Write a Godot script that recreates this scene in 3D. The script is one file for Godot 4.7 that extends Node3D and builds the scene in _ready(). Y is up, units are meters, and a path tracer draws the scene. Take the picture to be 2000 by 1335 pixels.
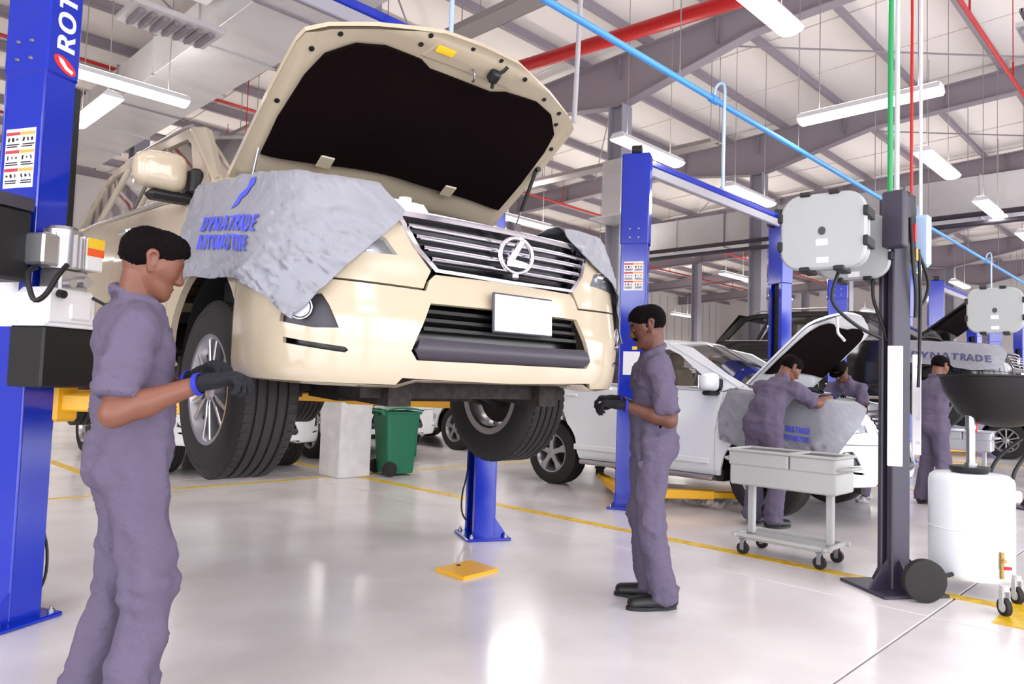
extends Node3D
# A busy car workshop: a beige off-road car raised on a blue two-post lift, mechanics, trolleys, hose reels and a steel roof.
# World axes: +x runs across the lift bays, -z towards the back of the bays, y up; metres.

const FPX := 1430.0
const EYE := Vector3(0, 1.25, 0)
var cam_basis := Basis()
var M := {}
var used_names := {}
var font: SystemFont


class MB:
	var v := PackedVector3Array()
	var n := PackedVector3Array()
	var i := PackedInt32Array()
	var c := PackedColorArray()
	var x := Transform3D()

	func vert(p: Vector3, nn: Vector3) -> int:
		v.append(x * p)
		n.append((x.basis * nn).normalized())
		return v.size() - 1

	func tri(a: Vector3, b: Vector3, d: Vector3) -> void:
		var nn := (b - a).cross(d - a)
		if nn.length_squared() < 1e-16:
			return
		nn = nn.normalized()
		var k := vert(a, nn)
		vert(b, nn)
		vert(d, nn)
		i.append_array([k, k + 2, k + 1])

	func quad(a: Vector3, b: Vector3, d: Vector3, e: Vector3) -> void:
		var nn := (d - a).cross(e - b)
		if nn.length_squared() < 1e-16:
			return
		nn = nn.normalized()
		var k := vert(a, nn)
		vert(b, nn)
		vert(d, nn)
		vert(e, nn)
		i.append_array([k, k + 2, k + 1, k, k + 3, k + 2])

	func box(at: Vector3, s: Vector3, b := Basis()) -> void:
		var h := s * 0.5
		var p := []
		for k in 8:
			p.append(at + b * Vector3(h.x if k & 1 else -h.x, h.y if k & 2 else -h.y, h.z if k & 4 else -h.z))
		quad(p[4], p[5], p[7], p[6])
		quad(p[1], p[0], p[2], p[3])
		quad(p[5], p[1], p[3], p[7])
		quad(p[0], p[4], p[6], p[2])
		quad(p[6], p[7], p[3], p[2])
		quad(p[0], p[1], p[5], p[4])

	func rbox(at: Vector3, s: Vector3, r: float, b := Basis()) -> void:
		# a box with chamfered edges
		var h := s * 0.5
		r = minf(r, minf(h.x, minf(h.y, h.z)) * 0.95)
		var ax := [Vector3.RIGHT, Vector3.UP, Vector3.BACK]
		var hs := [h.x, h.y, h.z]
		for a in 3:
			var u := (a + 1) % 3
			var w := (a + 2) % 3
			for sg in [-1.0, 1.0]:
				var o: Vector3 = ax[a] * hs[a] * sg
				var U: Vector3 = ax[u] * (hs[u] - r)
				var W: Vector3 = ax[w] * (hs[w] - r) * sg
				quad(at + b * (o - U - W), at + b * (o + U - W), at + b * (o + U + W), at + b * (o - U + W))
		for a in 3:
			var u := (a + 1) % 3
			var w := (a + 2) % 3
			for su in [-1.0, 1.0]:
				for sw in [-1.0, 1.0]:
					var A: Vector3 = ax[a] * (hs[a] - r)
					var p1: Vector3 = ax[u] * hs[u] * su + ax[w] * (hs[w] - r) * sw
					var p2: Vector3 = ax[u] * (hs[u] - r) * su + ax[w] * hs[w] * sw
					if su * sw > 0:
						quad(at + b * (p1 - A), at + b * (p2 - A), at + b * (p2 + A), at + b * (p1 + A))
					else:
						quad(at + b * (p1 + A), at + b * (p2 + A), at + b * (p2 - A), at + b * (p1 - A))
		for k in 8:
			var sx := 1.0 if k & 1 else -1.0
			var sy := 1.0 if k & 2 else -1.0
			var sz := 1.0 if k & 4 else -1.0
			var q1 := at + b * Vector3(sx * h.x, sy * (h.y - r), sz * (h.z - r))
			var q2 := at + b * Vector3(sx * (h.x - r), sy * h.y, sz * (h.z - r))
			var q3 := at + b * Vector3(sx * (h.x - r), sy * (h.y - r), sz * h.z)
			if sx * sy * sz > 0:
				tri(q1, q2, q3)
			else:
				tri(q1, q3, q2)

	func frame(d: Vector3) -> Basis:
		d = d.normalized()
		var a := Vector3.UP if absf(d.y) < 0.95 else Vector3.RIGHT
		var u := a.cross(d).normalized()
		return Basis(u, d.cross(u), d)

	func cyl(a: Vector3, b: Vector3, r0: float, r1 := -1.0, seg := 16, caps := true) -> void:
		if r1 < 0:
			r1 = r0
		var f := frame(b - a)
		var k0 := v.size()
		var slope := (r0 - r1) / maxf((b - a).length(), 1e-6)
		for s in seg + 1:
			var t := TAU * s / seg
			var d := f.x * cos(t) + f.y * sin(t)
			vert(a + d * r0, d + f.z * slope)
			vert(b + d * r1, d + f.z * slope)
		for s in seg:
			var k := k0 + s * 2
			i.append_array([k, k + 1, k + 2, k + 2, k + 1, k + 3])
		if caps:
			disc(a, -f.z, r0, seg)
			disc(b, f.z, r1, seg)

	func disc(at: Vector3, d: Vector3, r: float, seg := 16) -> void:
		if r < 1e-5:
			return
		var f := frame(d)
		var k := vert(at, d)
		for s in seg:
			var t := TAU * s / seg
			vert(at + (f.x * cos(t) + f.y * sin(t)) * r, d)
		for s in seg:
			i.append_array([k, k + 1 + (s + 1) % seg, k + 1 + s])

	func tube(pts: Array, r: float, seg := 8) -> void:
		var rows := []
		var f := frame(pts[1] - pts[0])
		for k in pts.size():
			var d: Vector3
			if k == 0:
				d = pts[1] - pts[0]
			elif k == pts.size() - 1:
				d = pts[k] - pts[k - 1]
			else:
				d = (pts[k] - pts[k - 1]).normalized() + (pts[k + 1] - pts[k]).normalized()
			d = d.normalized()
			var u := f.x - d * f.x.dot(d)
			u = u.normalized() if u.length() > 1e-4 else frame(d).x
			f = Basis(u, d.cross(u), d)
			var row := PackedVector3Array()
			for s in seg:
				var t := TAU * s / seg
				row.append(pts[k] + (f.x * cos(t) + f.y * sin(t)) * r)
			rows.append(row)
		grid(rows, true)
		disc(pts[0], pts[0] - pts[1], r, seg)
		disc(pts[-1], pts[-1] - pts[-2], r, seg)

	# rows of points; smooth; wound so that (along row) x (to the next row) faces out
	func grid(rows: Array, closed := false, flip := false) -> void:
		var nr := rows.size()
		var nc: int = rows[0].size()
		var k0 := v.size()
		for a in nr:
			for b in nc:
				var p: Vector3 = rows[a][b]
				var l: Vector3 = rows[a][(b - 1 + nc) % nc] if closed else rows[a][maxi(b - 1, 0)]
				var r: Vector3 = rows[a][(b + 1) % nc] if closed else rows[a][mini(b + 1, nc - 1)]
				var d: Vector3 = rows[maxi(a - 1, 0)][b]
				var u: Vector3 = rows[mini(a + 1, nr - 1)][b]
				var nn := (r - l).cross(u - d)
				if nn.length_squared() < 1e-18:
					var a2 := 1 if a == 0 else (nr - 2 if a == nr - 1 else a)
					var ce := Vector3.ZERO
					for q in nc:
						ce += rows[a2][q]
					nn = p - ce / nc
					if flip:
						nn = -nn
				vert(p, -nn if flip else nn)
		for a in nr - 1:
			for b in (nc if closed else nc - 1):
				var b2 := (b + 1) % nc
				var p00 := k0 + a * nc + b
				var p01 := k0 + a * nc + b2
				var p10 := k0 + (a + 1) * nc + b
				var p11 := k0 + (a + 1) * nc + b2
				if flip:
					i.append_array([p00, p01, p11, p00, p11, p10])
				else:
					i.append_array([p00, p11, p01, p00, p10, p11])

	# a sheet with thickness
	func sheet(rows: Array, th: float) -> void:
		var top := MB.new()
		top.grid(rows)
		var nr := rows.size()
		var nc: int = rows[0].size()
		var low := []
		for a in nr:
			var row := PackedVector3Array()
			for b in nc:
				row.append(rows[a][b] - top.n[a * nc + b] * th)
			low.append(row)
		grid(rows)
		grid(low, false, true)
		for b in nc - 1:
			quad(rows[0][b + 1], rows[0][b], low[0][b], low[0][b + 1])
			quad(rows[nr - 1][b], rows[nr - 1][b + 1], low[nr - 1][b + 1], low[nr - 1][b])
		for a in nr - 1:
			quad(rows[a][0], rows[a + 1][0], low[a + 1][0], low[a][0])
			quad(rows[a + 1][nc - 1], rows[a][nc - 1], low[a][nc - 1], low[a + 1][nc - 1])

	# profile of (radius, height) points turned about the y axis of xf; sharp between segments that bend a lot
	func lathe(prof: Array, xf := Transform3D(), seg := 24, flip := false) -> void:
		var save := x
		x = x * xf
		var m := prof.size()
		for k in m - 1:
			var p: Vector2 = prof[k]
			var q: Vector2 = prof[k + 1]
			var d := (q - p)
			if d.length() < 1e-6:
				continue
			d = d.normalized()
			var n0 := Vector2(d.y, -d.x)
			var na := n0
			var nb := n0
			if k > 0:
				var e: Vector2 = (p - prof[k - 1]).normalized()
				if e.dot(d) > 0.8:
					na = (n0 + Vector2(e.y, -e.x)).normalized()
			if k < m - 2:
				var e2: Vector2 = (prof[k + 2] - q).normalized()
				if e2.dot(d) > 0.8:
					nb = (n0 + Vector2(e2.y, -e2.x)).normalized()
			if flip:
				na = -na
				nb = -nb
			var k0 := v.size()
			for s in seg + 1:
				var t := TAU * s / seg
				var o := Vector3(cos(t), 0, sin(t))
				vert(o * p.x + Vector3.UP * p.y, o * na.x + Vector3.UP * na.y)
				vert(o * q.x + Vector3.UP * q.y, o * nb.x + Vector3.UP * nb.y)
			for s in seg:
				var z := k0 + s * 2
				if flip:
					i.append_array([z, z + 1, z + 2, z + 2, z + 1, z + 3])
				else:
					i.append_array([z, z + 2, z + 1, z + 2, z + 3, z + 1])
		x = save

	# a flat outline in the xy plane of xf, from z = 0 to z = depth
	func prism(poly: PackedVector2Array, xf: Transform3D, depth: float, bevel := 0.0) -> void:
		if Geometry2D.is_polygon_clockwise(poly):
			poly = poly.duplicate()
			poly.reverse()
		var save := x
		x = x * xf
		var m := poly.size()
		var face := poly
		if bevel > 0.0:
			var inner := Geometry2D.offset_polygon(poly, -bevel)
			if inner.size() == 1 and inner[0].size() == m:
				face = inner[0]
				if Geometry2D.is_polygon_clockwise(face):
					face.reverse()
				var best := 0
				for s in m:
					if face[s].distance_to(poly[0]) < face[best].distance_to(poly[0]):
						best = s
				var re := PackedVector2Array()
				for s in m:
					re.append(face[(s + best) % m])
				face = re
			else:
				bevel = 0.0
		var ts := Geometry2D.triangulate_polygon(face)
		for k in range(0, ts.size(), 3):
			var a := face[ts[k]]
			var b := face[ts[k + 1]]
			var d := face[ts[k + 2]]
			if (b - a).cross(d - a) < 0:
				var sw := b
				b = d
				d = sw
			tri(Vector3(a.x, a.y, depth), Vector3(b.x, b.y, depth), Vector3(d.x, d.y, depth))
			tri(Vector3(a.x, a.y, 0), Vector3(d.x, d.y, 0), Vector3(b.x, b.y, 0))
		for k in m:
			var p := poly[k]
			var q := poly[(k + 1) % m]
			if bevel > 0.0:
				var p2 := face[k]
				var q2 := face[(k + 1) % m]
				quad(Vector3(p.x, p.y, bevel), Vector3(q.x, q.y, bevel), Vector3(q.x, q.y, depth - bevel), Vector3(p.x, p.y, depth - bevel))
				quad(Vector3(p.x, p.y, depth - bevel), Vector3(q.x, q.y, depth - bevel), Vector3(q2.x, q2.y, depth), Vector3(p2.x, p2.y, depth))
				quad(Vector3(p2.x, p2.y, 0), Vector3(q2.x, q2.y, 0), Vector3(q.x, q.y, bevel), Vector3(p.x, p.y, bevel))
			else:
				quad(Vector3(p.x, p.y, 0), Vector3(q.x, q.y, 0), Vector3(q.x, q.y, depth), Vector3(p.x, p.y, depth))
		x = save

	# a curved surface f(u, v) kept inside an outline and outside holes, with turned-in edges
	func patch(f: Callable, outline: PackedVector2Array, holes: Array, du: float, dv: float, th := 0.0, flip := false) -> void:
		var r := Rect2(outline[0], Vector2.ZERO)
		for p in outline:
			r = r.expand(p)
		var nu := maxi(1, ceili(r.size.x / du))
		var nv := maxi(1, ceili(r.size.y / dv))
		du = r.size.x / nu
		dv = r.size.y / nv
		var sg := -1.0 if flip else 1.0
		var near := {}
		var rings := [outline]
		rings.append_array(holes)
		for ring in rings:
			var m: int = ring.size()
			for k in m:
				var a: Vector2 = ring[k]
				var b: Vector2 = ring[(k + 1) % m]
				var steps := maxi(2, ceili(maxf(absf(b.x - a.x) / du, absf(b.y - a.y) / dv) * 5.0))
				for s in steps + 1:
					var p := a.lerp(b, float(s) / steps)
					var cx := (p.x - r.position.x) / du
					var cy := (p.y - r.position.y) / dv
					for ox in [-0.02, 0.02]:
						for oy in [-0.02, 0.02]:
							near[Vector2i(floori(cx + ox), floori(cy + oy))] = true
		var cache := {}
		for a in nu:
			for b in nv:
				var p0 := r.position + Vector2(a * du, b * dv)
				if not near.has(Vector2i(a, b)):
					var mid := p0 + Vector2(du, dv) * 0.5
					if not Geometry2D.is_point_in_polygon(mid, outline):
						continue
					var out := false
					for h in holes:
						if Geometry2D.is_point_in_polygon(mid, h):
							out = true
					if out:
						continue
					var ks := []
					for q in [Vector2i(a, b), Vector2i(a + 1, b), Vector2i(a + 1, b + 1), Vector2i(a, b + 1)]:
						if not cache.has(q):
							cache[q] = pv(f, r.position + Vector2(q.x * du, q.y * dv), sg)
						ks.append(cache[q])
					if flip:
						i.append_array([ks[0], ks[1], ks[2], ks[0], ks[2], ks[3]])
					else:
						i.append_array([ks[0], ks[2], ks[1], ks[0], ks[3], ks[2]])
					continue
				var cell := PackedVector2Array([p0, p0 + Vector2(du, 0), p0 + Vector2(du, dv), p0 + Vector2(0, dv)])
				var polys := Geometry2D.intersect_polygons(cell, outline)
				for h in holes:
					var nxt: Array[PackedVector2Array] = []
					for pl in polys:
						nxt.append_array(Geometry2D.clip_polygons(pl, h))
					polys = nxt
				for pl in polys:
					if pl.size() < 3:
						continue
					var ts := Geometry2D.triangulate_polygon(pl)
					var ids := []
					for p in pl:
						ids.append(pv(f, p, sg))
					for k in range(0, ts.size(), 3):
						var ccw := (pl[ts[k + 1]] - pl[ts[k]]).cross(pl[ts[k + 2]] - pl[ts[k]]) > 0
						if ccw != flip:
							i.append_array([ids[ts[k]], ids[ts[k + 2]], ids[ts[k + 1]]])
						else:
							i.append_array([ids[ts[k]], ids[ts[k + 1]], ids[ts[k + 2]]])
		if th <= 0.0:
			return
		for ring_no in rings.size():
			var ring: PackedVector2Array = rings[ring_no]
			var cw := Geometry2D.is_polygon_clockwise(ring)
			var m: int = ring.size()
			for k in m:
				var a: Vector2 = ring[k]
				var b: Vector2 = ring[(k + 1) % m]
				if cw:
					var sw := a
					a = b
					b = sw
				if ring_no > 0:
					var sw2 := a
					a = b
					b = sw2
				var steps := maxi(1, ceili(maxf(absf(b.x - a.x) / du, absf(b.y - a.y) / dv)))
				for s in steps:
					var p := a.lerp(b, float(s) / steps)
					var q := a.lerp(b, float(s + 1) / steps)
					var P: Vector3 = f.call(p.x, p.y)
					var Q: Vector3 = f.call(q.x, q.y)
					var np := fnorm(f, p) * sg * th
					var nq := fnorm(f, q) * sg * th
					if flip:
						quad(P, Q, Q - nq, P - np)
					else:
						quad(Q, P, P - np, Q - nq)

	func fnorm(f: Callable, p: Vector2) -> Vector3:
		var e := 0.002
		var a: Vector3 = f.call(p.x + e, p.y) - f.call(p.x - e, p.y)
		var b: Vector3 = f.call(p.x, p.y + e) - f.call(p.x, p.y - e)
		return a.cross(b).normalized()

	func pv(f: Callable, p: Vector2, sg: float) -> int:
		return vert(f.call(p.x, p.y), fnorm(f, p) * sg)

	func add(o: MB, xf := Transform3D()) -> void:
		var k := v.size()
		for q in o.v.size():
			vert(xf * o.v[q], xf.basis * o.n[q])
		for q in o.i:
			i.append(q + k)

	func mesh(m: Material) -> ArrayMesh:
		var arr := []
		arr.resize(Mesh.ARRAY_MAX)
		arr[Mesh.ARRAY_VERTEX] = v
		arr[Mesh.ARRAY_NORMAL] = n
		arr[Mesh.ARRAY_INDEX] = i
		if c.size() == v.size():
			arr[Mesh.ARRAY_COLOR] = c
		var am := ArrayMesh.new()
		am.add_surface_from_arrays(Mesh.PRIMITIVE_TRIANGLES, arr)
		am.surface_set_material(0, m)
		return am


# ---------------------------------------------------------------- naming and placing

func numbered(called: String) -> String:
	if not used_names.has(called):
		used_names[called] = 0
		return called
	used_names[called] += 1
	return "%s_%03d" % [called, used_names[called]]


func tag(o: Node3D, label: String, category: String, group := "", kind := "") -> void:
	if label:
		o.set_meta("label", label)
	if category:
		o.set_meta("category", category)
	if group:
		o.set_meta("group", group)
	if kind:
		o.set_meta("kind", kind)


func thing(called: String, label: String, category: String, at := Vector3.ZERO, turn := 0.0, group := "") -> Node3D:
	var o := Node3D.new()
	o.name = numbered(called)
	add_child(o)
	o.position = at
	o.rotation.y = turn
	tag(o, label, category, group)
	return o


func part(parent: Node, called: String, b: MB, m: Material, label := "") -> MeshInstance3D:
	var o := MeshInstance3D.new()
	o.name = called
	o.mesh = b.mesh(m)
	parent.add_child(o, true)
	if label:
		o.set_meta("label", label)
	return o


func inst(parent: Node, called: String, mesh: Mesh, xf := Transform3D()) -> MeshInstance3D:
	var o := MeshInstance3D.new()
	o.name = called
	o.mesh = mesh
	o.transform = xf
	parent.add_child(o, true)
	return o


func single(called: String, b: MB, m: Material, label: String, category: String, group := "") -> MeshInstance3D:
	var o := part(self, numbered(called), b, m)
	tag(o, label, category, group)
	return o


func struct_node(called: String, b: MB, m: Material) -> MeshInstance3D:
	var o := part(self, called, b, m)
	o.set_meta("kind", "structure")
	return o


func tab(y: float, t: Array) -> float:
	if y <= t[0][0]:
		return t[0][1]
	for k in t.size() - 1:
		if y <= t[k + 1][0]:
			var a: float = (y - t[k][0]) / (t[k + 1][0] - t[k][0])
			return lerpf(t[k][1], t[k + 1][1], a)
	return t[-1][1]


func stab(y: float, t: Array) -> float:
	# smooth table: average of a few lookups
	return (tab(y, t) * 2.0 + tab(y - 0.03, t) + tab(y + 0.03, t)) * 0.25


func pix(px: float, py: float) -> Vector3:
	return cam_basis * Vector3((px - 1000.0) / FPX, -(py - 667.5) / FPX, -1.0)


func on_y(px: float, py: float, y: float) -> Vector3:
	var d := pix(px, py)
	return EYE + d * ((y - EYE.y) / d.y)


func on_x(px: float, py: float, xx: float) -> Vector3:
	var d := pix(px, py)
	return EYE + d * (xx / d.x)


func on_z(px: float, py: float, z: float) -> Vector3:
	var d := pix(px, py)
	return EYE + d * (z / d.z)


func V2(a: Array) -> PackedVector2Array:
	var o := PackedVector2Array()
	for p in a:
		o.append(Vector2(p[0], p[1]))
	return o


func smooth_path(pts: Array, steps := 6) -> Array:
	var cv := Curve3D.new()
	for k in pts.size():
		var t := Vector3.ZERO
		if k > 0 and k < pts.size() - 1:
			t = (pts[k + 1] - pts[k - 1]) / 6.0
		cv.add_point(pts[k], -t, t)
	var o := []
	for k in pts.size() - 1:
		for s in steps:
			o.append(cv.sample(k, float(s) / steps))
	o.append(pts[-1])
	return o


func ellipse2(rx: float, ry: float, seg := 24, at := Vector2.ZERO) -> PackedVector2Array:
	var o := PackedVector2Array()
	for k in seg:
		o.append(at + Vector2(cos(TAU * k / seg) * rx, sin(TAU * k / seg) * ry))
	return o


func round_rect(w: float, h: float, r: float, seg := 5, at := Vector2.ZERO) -> PackedVector2Array:
	var o := PackedVector2Array()
	for q in 4:
		var cx := (w / 2 - r) * (1 if q == 0 or q == 3 else -1)
		var cy := (h / 2 - r) * (1 if q < 2 else -1)
		for k in seg + 1:
			var t := PI / 2 * (q + float(k) / seg)
			o.append(at + Vector2(cx + cos(t) * r, cy + sin(t) * r))
	return o


func letters(b: MB, text: String, size: float, xf: Transform3D, depth := 0.002, bold := true, f = null, wid := 0.0) -> void:
	# flat lettering in the xy plane of xf, centred; f bends it onto a surface
	var t := TextMesh.new()
	t.font = font
	t.text = text
	t.font_size = 64
	t.pixel_size = size / 64.0
	t.depth = depth
	t.curve_step = 3.0
	var a := t.get_mesh_arrays()
	var vs: PackedVector3Array = a[Mesh.ARRAY_VERTEX]
	var ns: PackedVector3Array = a[Mesh.ARRAY_NORMAL]
	var ix: PackedInt32Array = a[Mesh.ARRAY_INDEX]
	var sc := 1.0
	if wid > 0.0 and vs.size():
		var lo := 1e9
		var hi := -1e9
		for p in vs:
			lo = minf(lo, p.x)
			hi = maxf(hi, p.x)
		sc = wid / (hi - lo)
	var k := b.v.size()
	for q in vs.size():
		var p := vs[q]
		p.x *= sc
		if f != null:
			var e: Array = f.call(p.x, p.y)
			b.vert(e[0] + e[1] * (p.z + depth * 0.5), e[1])
		else:
			b.vert(xf * p, xf.basis * ns[q])
	for q in ix:
		b.i.append(q + k)


# ---------------------------------------------------------------- materials

func noise_tex(freq: float, seed_no: int, lo: Color, hi: Color, size := 256, oct := 4, normal := false, strength := 4.0, cell := false) -> NoiseTexture2D:
	var fn := FastNoiseLite.new()
	fn.seed = seed_no
	fn.frequency = freq
	fn.fractal_octaves = oct
	if cell:
		fn.noise_type = FastNoiseLite.TYPE_CELLULAR
	var t := NoiseTexture2D.new()
	t.width = size
	t.height = size
	t.seamless = true
	t.noise = fn
	if normal:
		t.as_normal_map = true
		t.bump_strength = strength
	else:
		var g := Gradient.new()
		g.colors = PackedColorArray([lo, hi])
		g.offsets = PackedFloat32Array([0.25, 0.75])
		t.color_ramp = g
	return t


func mat(called: String, col: Color, rough := 0.5, metal := 0.0, coat := 0.0) -> StandardMaterial3D:
	var m := StandardMaterial3D.new()
	m.resource_name = called
	m.albedo_color = col
	m.roughness = rough
	m.metallic = metal
	if coat > 0.0:
		m.roughness = 0.13
		m.metallic_specular = 0.6
	M[called] = m
	return m


func textured(m: StandardMaterial3D, tex: Texture2D, scale: float, world := true) -> void:
	m.albedo_texture = tex
	m.uv1_triplanar = true
	m.uv1_world_triplanar = world
	m.uv1_scale = Vector3.ONE * scale


func bumped(m: StandardMaterial3D, tex: Texture2D, amount: float, scale: float) -> void:
	m.normal_enabled = true
	m.normal_texture = tex
	m.normal_scale = amount
	m.uv1_triplanar = true
	m.uv1_scale = Vector3.ONE * scale


func make_materials() -> void:
	var white := Color(1, 1, 1)
	var m := mat("floor_epoxy", Color(0.89, 0.87, 0.865), 0.20)
	textured(m, noise_tex(0.012, 3, Color(0.93, 0.92, 0.92), white, 512, 5), 0.13)
	m.roughness_texture = noise_tex(0.02, 5, Color(0.75, 0.75, 0.75), white, 256, 4)
	mat("joint", Color(0.33, 0.31, 0.32), 0.8)
	m = mat("yellow_paint", Color(0.93, 0.76, 0.10), 0.35)
	textured(m, noise_tex(0.05, 8, Color(0.86, 0.84, 0.8), white), 0.8)
	mat("roof_sheet", Color(0.92, 0.89, 0.87), 0.6)
	mat("steel_grey", Color(0.56, 0.52, 0.55), 0.55)
	mat("column_grey", Color(0.60, 0.59, 0.63), 0.4)
	m = mat("duct", Color(0.82, 0.81, 0.81), 0.4, 0.25)
	textured(m, noise_tex(0.008, 12, Color(0.96, 0.96, 0.96), white), 0.5)
	mat("wall_white", Color(0.88, 0.86, 0.85), 0.7)
	mat("cladding", Color(0.80, 0.78, 0.78), 0.6)
	mat("red_pipe", Color(0.72, 0.10, 0.10), 0.35)
	mat("blue_pipe", Color(0.30, 0.62, 0.93), 0.35)
	mat("green_pipe", Color(0.16, 0.62, 0.36), 0.35)
	mat("white_pipe", Color(0.88, 0.88, 0.90), 0.35)
	mat("pale_blue_pipe", Color(0.70, 0.80, 0.92), 0.35)
	mat("hanger", Color(0.62, 0.59, 0.58), 0.5, 0.4)
	mat("lift_blue", Color(0.02, 0.15, 0.66), 0.2, 0.0, 0.5)
	mat("post_grey", Color(0.19, 0.17, 0.235), 0.4)
	m = mat("beige_paint", Color(0.705, 0.65, 0.56), 0.30, 0.0, 1.0)
	m = mat("white_paint", Color(0.90, 0.91, 0.92), 0.28, 0.0, 1.0)
	m = mat("dark_paint", Color(0.12, 0.11, 0.11), 0.3, 0.2, 1.0)
	m = mat("silver_paint", Color(0.72, 0.72, 0.75), 0.3, 0.4, 1.0)
	mat("chrome", Color(0.86, 0.85, 0.88), 0.14, 1.0)
	mat("alloy", Color(0.70, 0.69, 0.70), 0.3, 0.85)
	mat("black_plastic", Color(0.05, 0.045, 0.05), 0.55)
	mat("black_gloss", Color(0.03, 0.028, 0.032), 0.25)
	mat("grey_plastic", Color(0.22, 0.20, 0.24), 0.45)
	m = mat("hood_liner", Color(0.07, 0.035, 0.038), 1.0)
	m.metallic_specular = 0.15
	bumped(m, noise_tex(0.06, 21, Color.BLACK, white, 256, 3, true, 6.0), 0.5, 3.0)
	m = mat("rubber", Color(0.11, 0.095, 0.095), 0.75)
	bumped(m, noise_tex(0.2, 22, Color.BLACK, white, 128, 2, true, 4.0), 0.25, 8.0)
	m = mat("underbody", Color(0.16, 0.12, 0.11), 0.8)
	textured(m, noise_tex(0.04, 23, Color(0.6, 0.55, 0.5), white), 2.0, false)
	mat("car_glass", Color(0.05, 0.055, 0.06, 0.35), 0.03).transparency = BaseMaterial3D.TRANSPARENCY_ALPHA
	mat("lens_glass", Color(0.95, 0.97, 1.0, 0.12), 0.02).transparency = BaseMaterial3D.TRANSPARENCY_ALPHA
	mat("seat", Color(0.62, 0.54, 0.45), 0.7)
	mat("plate_white", Color(0.90, 0.89, 0.90), 0.4)
	m = mat("cover_cloth", Color(0.52, 0.52, 0.55), 0.45)
	bumped(m, noise_tex(0.014, 31, Color.BLACK, white, 512, 4, true, 9.0), 0.3, 1.3)
	mat("print_blue", Color(0.26, 0.30, 0.86), 0.5)
	mat("print_dark", Color(0.22, 0.22, 0.40), 0.5)
	m = mat("coverall", Color(0.37, 0.335, 0.41), 0.9)
	m.metallic_specular = 0.25
	bumped(m, noise_tex(0.02, 41, Color.BLACK, white, 512, 4, true, 8.0), 0.9, 2.2)
	mat("coverall_seam", Color(0.33, 0.30, 0.38), 0.9)
	m = mat("skin", Color(0.44, 0.265, 0.195), 0.5)
	bumped(m, noise_tex(0.12, 42, Color.BLACK, white, 256, 3, true, 2.0), 0.15, 6.0)
	mat("skin_dark", Color(0.36, 0.205, 0.15), 0.5)
	m = mat("hair", Color(0.045, 0.022, 0.025), 0.75)
	m.metallic_specular = 0.2
	bumped(m, noise_tex(0.15, 43, Color.BLACK, white, 256, 3, true, 8.0), 0.8, 6.0)
	mat("eye_white", Color(0.82, 0.78, 0.74), 0.2)
	mat("eye_dark", Color(0.04, 0.025, 0.02), 0.15)
	mat("lip", Color(0.38, 0.19, 0.15), 0.5)
	m = mat("glove", Color(0.035, 0.035, 0.075), 0.85)
	bumped(m, noise_tex(0.15, 44, Color.BLACK, white, 128, 2, true, 6.0), 0.5, 8.0)
	mat("glove_cuff", Color(0.12, 0.16, 0.62), 0.8)
	mat("shoe", Color(0.055, 0.045, 0.05), 0.5)
	mat("pale_grey", Color(0.74, 0.74, 0.74), 0.4)
	mat("trolley_grey", Color(0.68, 0.68, 0.67), 0.4)
	mat("reel_grey", Color(0.66, 0.67, 0.67), 0.45)
	mat("barrel_white", Color(0.90, 0.91, 0.93), 0.3)
	mat("steel", Color(0.62, 0.62, 0.64), 0.3, 0.9)
	mat("brass", Color(0.62, 0.50, 0.28), 0.35, 0.8)
	mat("red_plastic", Color(0.80, 0.08, 0.12), 0.4)
	mat("tail_red", Color(0.85, 0.06, 0.10), 0.25)
	mat("yellow_steel", Color(0.92, 0.68, 0.10), 0.4)
	mat("orange", Color(0.92, 0.36, 0.10), 0.5)
	mat("label_white", Color(0.90, 0.89, 0.90), 0.5)
	mat("label_yellow", Color(0.93, 0.76, 0.16), 0.5)
	mat("label_red", Color(0.72, 0.25, 0.27), 0.5)
	mat("label_orange", Color(0.92, 0.66, 0.30), 0.5)
	mat("ink", Color(0.12, 0.09, 0.12), 0.6)
	mat("bin_green", Color(0.04, 0.42, 0.29), 0.4)
	m = mat("plaster", Color(0.84, 0.83, 0.83), 0.7)
	textured(m, noise_tex(0.03, 52, Color(0.95, 0.95, 0.95), white, 256, 3), 0.5)
	mat("blue_print", Color(0.10, 0.18, 0.66), 0.4)
	mat("reservoir", Color(0.86, 0.90, 0.86), 0.4)
	m = mat("tube_light", Color(1, 1, 1), 0.5)
	m.emission_enabled = true
	m.emission = Color(1.0, 0.985, 0.97)
	m.emission_energy_multiplier = 3.0
	m = mat("clear_film", Color(0.95, 0.93, 0.95, 0.22), 0.08)
	m.transparency = BaseMaterial3D.TRANSPARENCY_ALPHA
	mat("fixture_white", Color(0.92, 0.92, 0.92), 0.4)


# ---------------------------------------------------------------- camera, sky, exposure

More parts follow.
